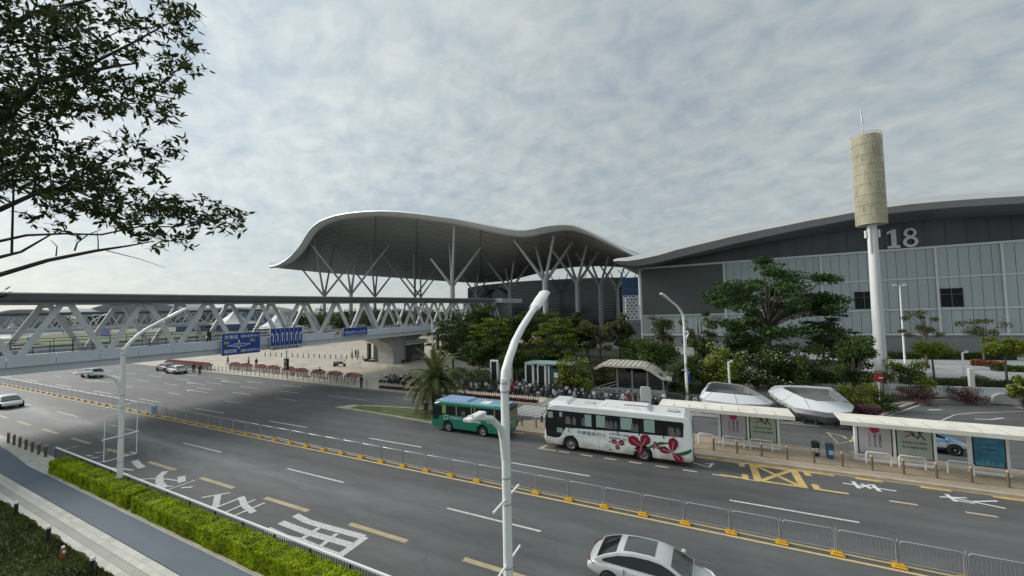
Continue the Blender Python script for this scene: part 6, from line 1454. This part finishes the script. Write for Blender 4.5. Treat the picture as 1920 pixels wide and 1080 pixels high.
# palm
PALM = mat('palm_leaf', (.085,.11,.035), .6, var=.25, island=.7, col2=(.16,.175,.07), spec=.2, trans=.25)
t = thing('palm_tree', 'date palm with arching fronds at the end of the grass island beside the green bus', 'palm tree', (-25.0,33.6,.12)); r = random.Random(4)
mb = MB(); mb.tube([(0,0,0),(0,0,1.0),(0,0,2.3),(0,0,2.9),(0,0,3.3)], [.38,.40,.46,.6,.3], 12)
for k in range(90):
    a = k*2.4; z_ = .3+k*.031; mb.beam((math.cos(a)*.36,math.sin(a)*.36,z_), (math.cos(a)*.56,math.sin(a)*.56,z_+.22), .12, .05)
mb.build('trunk', mat('palm_bark', (.06,.045,.03), .9, var=.4, scale=5), t)
for k in range(66):
    a = k*2.399+r.random()*.3; el = R_(84-k*1.5+r.gauss(0,4)); Lf = 3.9+r.random()*.5; lb = LeafMB(); p = Vector((math.cos(a)*.15, math.sin(a)*.15, 3.1)); d = Vector((math.cos(a)*math.cos(el), math.sin(a)*math.cos(el), math.sin(el))); pts = []
    n_ = 22
    for i in range(n_):
        pts.append(p.copy()); p = p+d*(Lf/n_); d = (d+Vector((0,0,-.085-.03*i/n_))).normalized()
    mb = MB(); mb.tube(pts, [.035*(1-i/n_)+.008 for i in range(n_)], 4, False)
    for i in range(2, n_):
        dd = (pts[i]-pts[i-1]).normalized(); sdv = dd.cross(Vector((0,0,1))).normalized(); ll = .62*math.sin(math.pi*(.12+.8*i/n_))**.7
        for sg in (-1,1):
            tip = pts[i]+(sdv*sg*.8+dd*.75+Vector((0,0,-.18))).normalized()*ll; w_ = dd*.075
            mb.add([pts[i]-w_, pts[i]+w_, tip], [(0,1,2)])
            m2_ = pts[i].lerp(pts[i-1], .5); tip = m2_+(sdv*sg*.8+dd*.7+Vector((0,0,.05))).normalized()*ll; mb.add([m2_-w_, m2_+w_, tip], [(0,1,2)])
    mb.build('frond', PALM, t)
mb = MB()
for a in (0,2.1,4.2): mb.tube([(math.cos(a)*.4,math.sin(a)*.4,1.7),(math.cos(a)*1.9,math.sin(a)*1.9,.02)], .04, 5)
mb.build('support_pole', mat('support_wood', (.3,.24,.17), .8), t)

# foreground tree whose boughs reach in at the upper left
t = thing('foreground_tree', 'dark leafy tree whose boughs reach in at the upper left close to the camera', 'tree', (0,0,0)); r = random.Random(21)
LF = mat('foreground_leaf', (.022,.034,.008), .42, var=.35, scale=2, island=.8, col2=(.045,.065,.012), spec=.2, trans=.22)
DB = 5.2
def q_(px, py, D=DB): return PD(px, py, D)
mb = MB(); base = q_(-420, 700, 5.6)
mb.tube([(base.x-.5,base.y,0),(base.x-.35,base.y,6),(base.x,base.y,base.z), q_(-430,450,5.5), q_(-400,250,5.4), q_(-380,60,5.3), q_(-350,-200,5.2)], [.26,.22,.17,.15,.13,.1,.05], 12)
bra = [([(-430,640),(-200,560),(0,515),(90,488),(180,470),(240,461),(290,452)],[.05,.04,.032,.026,.02,.012,.006]),
 ([(-425,560),(-150,505),(0,482),(40,472),(95,440),(130,436)],[.045,.03,.024,.017,.01,.005]),
 ([(-300,560),(-100,470),(0,452),(50,441),(120,438),(190,440),(260,425),(330,425),(400,410),(445,425)],[.04,.03,.02,.018,.014,.012,.01,.008,.006,.003]),
 ([(-410,400),(-150,300),(0,226),(40,188),(75,155),(140,140),(210,125),(260,118)],[.1,.08,.06,.045,.04,.024,.018,.008]),
 ([(140,140),(190,110),(240,85),(300,52),(345,30)],[.022,.017,.013,.009,.004]),
 ([(-415,480),(-150,430),(0,393),(60,366),(120,350),(180,335),(240,305),(285,290),(345,300)],[.07,.05,.034,.026,.02,.014,.01,.007,.003]),
 ([(-390,130),(-150,90),(0,62),(60,25),(150,5),(195,-10),(250,-40)],[.09,.06,.04,.03,.022,.014,.01]),
 ([(60,366),(70,330),(75,290),(60,262)],[.014,.011,.008,.004]),([(22,478),(24,400),(26,345),(20,320)],[.014,.012,.01,.006]),
 ([(75,155),(70,110),(62,60),(50,0)],[.02,.017,.012,.006]),([(140,470),(145,455),(165,440),(190,430)],[.01,.009,.007,.004]),([(105,480),(107,462),(95,450)],[.008,.006,.003]),
 ([(184,470),(184,450),(182,436)],[.007,.006,.004]),([(200,470),(260,485),(310,502)],[.006,.004,.002]),([(70,250),(130,268),(180,275),(200,262)],[.009,.006,.005,.003]),
 ([(0,180),(70,200),(150,205),(230,195),(310,190)],[.012,.011,.009,.007,.004]),([(0,340),(90,335),(170,370),(250,385),(330,395)],[.014,.013,.011,.009,.005]),
 ([(140,140),(200,160),(270,175),(330,185)],[.012,.01,.007,.004]),([(0,110),(90,95),(180,80),(260,40)],[.012,.01,.008,.004]),([(120,350),(200,300),(240,265),(320,290)],[.012,.009,.006,.003])]
skel = []
for pts, rs in bra:
    P = [q_(x_, y_, DB+.25*math.sin(x_*.01+y_*.017)) for x_, y_ in pts]; mb.tube(P, rs, 7)
    for a, b_ in zip(P, P[1:]):
        for k in range(5): skel.append(a.lerp(b_, k/5))
trunk = mb.build('trunk', mat('dark_bark', (.045,.04,.036), .9, var=.3, scale=8), t)
blobs = [(40,40,95,60,1.2),(120,70,80,60,1.1),(30,130,60,60,1.1),(180,30,60,40,.8),(205,125,80,50,1.0),(300,40,70,45,.9),(350,50,30,40,.7),(330,120,38,55,.9),(270,180,65,38,1.0),(150,165,90,45,1.1),(55,205,95,45,1.2),(130,215,70,30,.9),(300,205,40,18,.8),(10,250,50,25,1.0),
 (80,315,110,55,1.3),(30,290,60,40,1.0),(150,360,90,48,1.3),(235,378,85,40,1.2),(290,415,85,34,1.2),(345,395,60,28,1.0),(405,395,48,22,.9),(430,418,36,24,.9),(230,268,45,22,.7),(300,283,50,26,.8),(240,320,50,28,.8),(185,300,40,30,.8),(85,415,45,20,.7),(300,452,48,16,.9),(100,440,40,10,.3),(-60,60,90,90,1),(-60,200,90,70,1),(-60,330,90,60,1),(0,571,18,8,.6),(-40,565,40,14,.8),(250,60,50,25,.5),(220,190,40,25,.8)]
lb = LeafMB(); tw = MB()
for cx, cy, rx, ry, dn in blobs:
    for _ in range(int(rx*ry*3.14/ (205) * dn)):
        a = r.random()*6.28; s_ = math.sqrt(r.random()); px, py = cx+math.cos(a)*rx*s_, cy+math.sin(a)*ry*s_
        D = DB+r.gauss(0,.42); p0 = q_(px, py, D); dirv = (CR*(.5+r.gauss(0,.5))+CU*(r.gauss(0,.35))+fwd*r.gauss(0,.5)).normalized(); nl = r.randint(5, 9); Ltw = .10+r.random()*.12
        tw.tube([p0-dirv*.08, p0+dirv*Ltw], [.003,.0015], 3, False)
        for k in range(nl):
            f = k/nl; pp = p0+dirv*Ltw*f; ld = (dirv*.5+rv(r)*.7+CU*-.12).normalized(); ls_ = .033+r.random()*.027; n_ = ld.orthogonal().normalized(); n_ = (n_*.6+rv(r)*.6); n_ = (n_-ld*n_.dot(ld)).normalized(); side = n_.cross(ld)
            c = pp+ld*ls_; o = len(lb.v); fold = n_*ls_*.12
            wd_ = ls_*(.36+.1*r.random())
            lb.v += [tuple(pp), tuple(pp+ld*ls_*.55-side*wd_*.85-fold), tuple(pp+ld*ls_*1.2-side*wd_*.8-fold), tuple(pp+ld*ls_*1.95), tuple(pp+ld*ls_*1.2+side*wd_*.8-fold), tuple(pp+ld*ls_*.55+side*wd_*.85-fold)]; lb.f += [(o,o+1,o+2,o+3),(o,o+3,o+4,o+5)]
lb.build('crown', LF, t); tw.build('twigs', mat('twig', (.05,.042,.036), .9), t)

# ================================================================== PEOPLE
SKIN = mat('skin', (.32,.20,.14), .6, var=.05); HAIR = mat('hair_black', (.012,.01,.01), .5)
CLO = [mat('cloth_black', (.02,.02,.022), .8), mat('cloth_white', (.5,.5,.5), .8), mat('cloth_navy', (.03,.04,.08), .8), mat('cloth_red', (.3,.04,.05), .8), mat('cloth_olive', (.1,.1,.06), .8)]
def skin_mesh(name, verts, edges, radii, m, sub=1):
    me = bpy.data.meshes.new(name); me.from_pydata(verts, edges, []); o = bpy.data.objects.new(name+'_source', me); COL.objects.link(o)
    o.modifiers.new('skin', 'SKIN'); 
    for i, rr in enumerate(radii): me.skin_vertices[0].data[i].radius = rr if isinstance(rr, tuple) else (rr, rr)
    me.skin_vertices[0].data[0].use_root = True
    s_ = o.modifiers.new('sub', 'SUBSURF'); s_.levels = sub; s_.render_levels = sub
    dg = bpy.context.evaluated_depsgraph_get(); out = bpy.data.meshes.new_from_object(o.evaluated_get(dg)); bpy.data.objects.remove(o); out.name = name; out.materials.clear(); out.materials.append(m)
    for p in out.polygons: p.use_smooth = True
    return out
def person(label, loc, rz, stride=.22, arm=.25, group=None):
    t = thing('person', label, 'person', loc, rz, group); s = stride
    # faces +X ; body: pelvis root
    V = [(0,0,.93),(0,0,1.12),(0,0,1.36),(0,0,1.47),(.01,0,1.53),(.02,0,1.62),(.02,0,1.70)]; Rr = [(.15,.11),(.13,.10),(.16,.10),.06,.055,(.075,.09),.06]; E_ = [(0,1),(1,2),(2,3),(3,4),(4,5),(5,6)]
    def chain(start, pts, rr):
        i0 = start
        for p, q2 in zip(pts, rr): V.append(p); Rr.append(q2); E_.append((i0, len(V)-1)); i0 = len(V)-1
        return i0
    for sg in (-1, 1):
        f = s*sg; chain(0, [(0,sg*.10,.86),(f*.45,sg*.10,.48),(f*.9-.03,sg*.10,.08),(f*.9+.12,sg*.11,.035)], [.09,.06,.04,.035])
        a = -arm*sg; w_ = chain(2, [(0,sg*.19,1.40),(a*.4-.02,sg*.23,1.14),(a*1.0+.03,sg*.24,.90),(a*1.15+.05,sg*.24,.83)], [.055,.042,.03,(.035,.02)])
        hx, hy, hz = V[w_]
        for k, (dx, ln_) in enumerate(((.03,.06),(.012,.072),(-.006,.068),(-.022,.055))): chain(w_, [(hx+dx,hy,hz-.05),(hx+dx+.012,hy-sg*.008,hz-.05-ln_*.6)], [.009,.008])
        chain(w_, [(hx+.045,hy-sg*.01,hz-.02),(hx+.055,hy-sg*.012,hz-.055)], [.011,.009])
    me = skin_mesh('body', V, E_, Rr, SKIN); b = bpy.data.objects.new('body', me); COL.objects.link(b); b.parent = t
    mb = MB(); mb.tube([(.10,0,1.60),(.125,0,1.585)], [.012,.016], 6); nb = mb.build('nose', SKIN, b)
    mb = MB()
    for sg in (-1,1): mb.tube([(.095,sg*.033,1.63),(.104,sg*.033,1.63)], .011, 6)
    mb.build('eyes', HAIR, b)
    me = skin_mesh('hair', [(-.01,0,1.66),(0,0,1.72),(-.05,0,1.60)], [(0,1),(0,2)], [(.095,.098),(.075,.08),(.06,.085)], HAIR); h = bpy.data.objects.new('hair', me); COL.objects.link(h); h.parent = t
    V2 = [(0,0,.9),(0,0,1.14),(0,0,1.37),(0,0,1.44)]; R2 = [(.175,.14),(.155,.125),(.185,.125),.085]; E2 = [(0,1),(1,2),(2,3)]
    for sg in (-1,1):
        a = -arm*sg; V2 += [(0,sg*.19,1.40),(a*.4-.02,sg*.23,1.14),(a*.92+.02,sg*.24,.93)]; R2 += [.075,.058,.047]; n_ = len(V2); E2 += [(2,n_-3),(n_-3,n_-2),(n_-2,n_-1)]
    me = skin_mesh('jacket', V2, E2, R2, CLO[0]); j = bpy.data.objects.new('jacket', me); COL.objects.link(j); j.parent = t
    V3 = [(0,0,.93)]; R3 = [(.165,.125)]; E3 = []
    for sg in (-1,1):
        f = s*sg; V3 += [(0,sg*.10,.84),(f*.45,sg*.10,.48),(f*.9-.03,sg*.10,.1)]; R3 += [.105,.078,.062]; n_ = len(V3); E3 += [(0,n_-3),(n_-3,n_-2),(n_-2,n_-1)]
    me = skin_mesh('trousers', V3, E3, R3, CLO[0]); j = bpy.data.objects.new('trousers', me); COL.objects.link(j); j.parent = t
    for sg in (-1,1):
        f = s*sg; mb = MB(); hump(mb, f*.9-.1, f*.9+.17, sg*.105-.05, sg*.105+.05, .0, .1, .03); mb.build('shoe', BLK, t)
    return t
pw = person('person in dark clothes walking by the plaza kerb beside the white sedan', tuple(G(363,699,0)), R_(160))
pst = person('person in black standing in the road beside the white sedan', tuple(G(374.5,702,0)), R_(-60), .04, .06)
def clothe(o, a, b_):
    for c in o.children:
        n_ = c.name.split('.')[0]
        if n_ in ('jacket','trousers'): c.material_slots[0].link = 'OBJECT'; c.material_slots[0].material = CLO[a if n_ == 'jacket' else b_]
for (lab, px, py, z_, rz, st_, a, b_) in [
 ('person in olive top walking under the big blue direction sign', 427,684,.12,200,1,4,2),
 ('person in a pale top beside the walker in black near the planters', 466,685,.12,20,0,1,2),
 ('person in black walking behind the second row of planters', 480.5,688.5,.12,170,1,0,0),
 ('person in white at the left of the group of three on the plaza', 660,669.5,.12,200,1,1,0),
 ('person in navy in the middle of the group of three on the plaza', 667,669.5,.12,180,0,2,0),
 ('person in black at the right of the group of three on the plaza', 671.5,669.5,.12,30,1,0,2),
 ('person in black standing between two pink flower planters', 599.5,709,.12,-80,0,0,0),
 ('person in dark clothes standing at the end of the planter row', 677.5,727,.12,-90,0,0,2),
 ('person in dark clothes walking beside the scooters left of the palm', 759,727,.12,0,1,2,0),
 ('person bending over a scooter left of the palm', 769,724,.12,90,0,0,0),
 ('person in black walking along the footbridge deck above the direction sign', 0,0,0,0,1,0,0)]:
    loc = tuple(G(px, py, z_)) if px else tuple(bp(16.2, -1.6, 7.0))
    o = dup(pw if st_ else pst, loc, R_(rz), lab); clothe(o, a, b_)
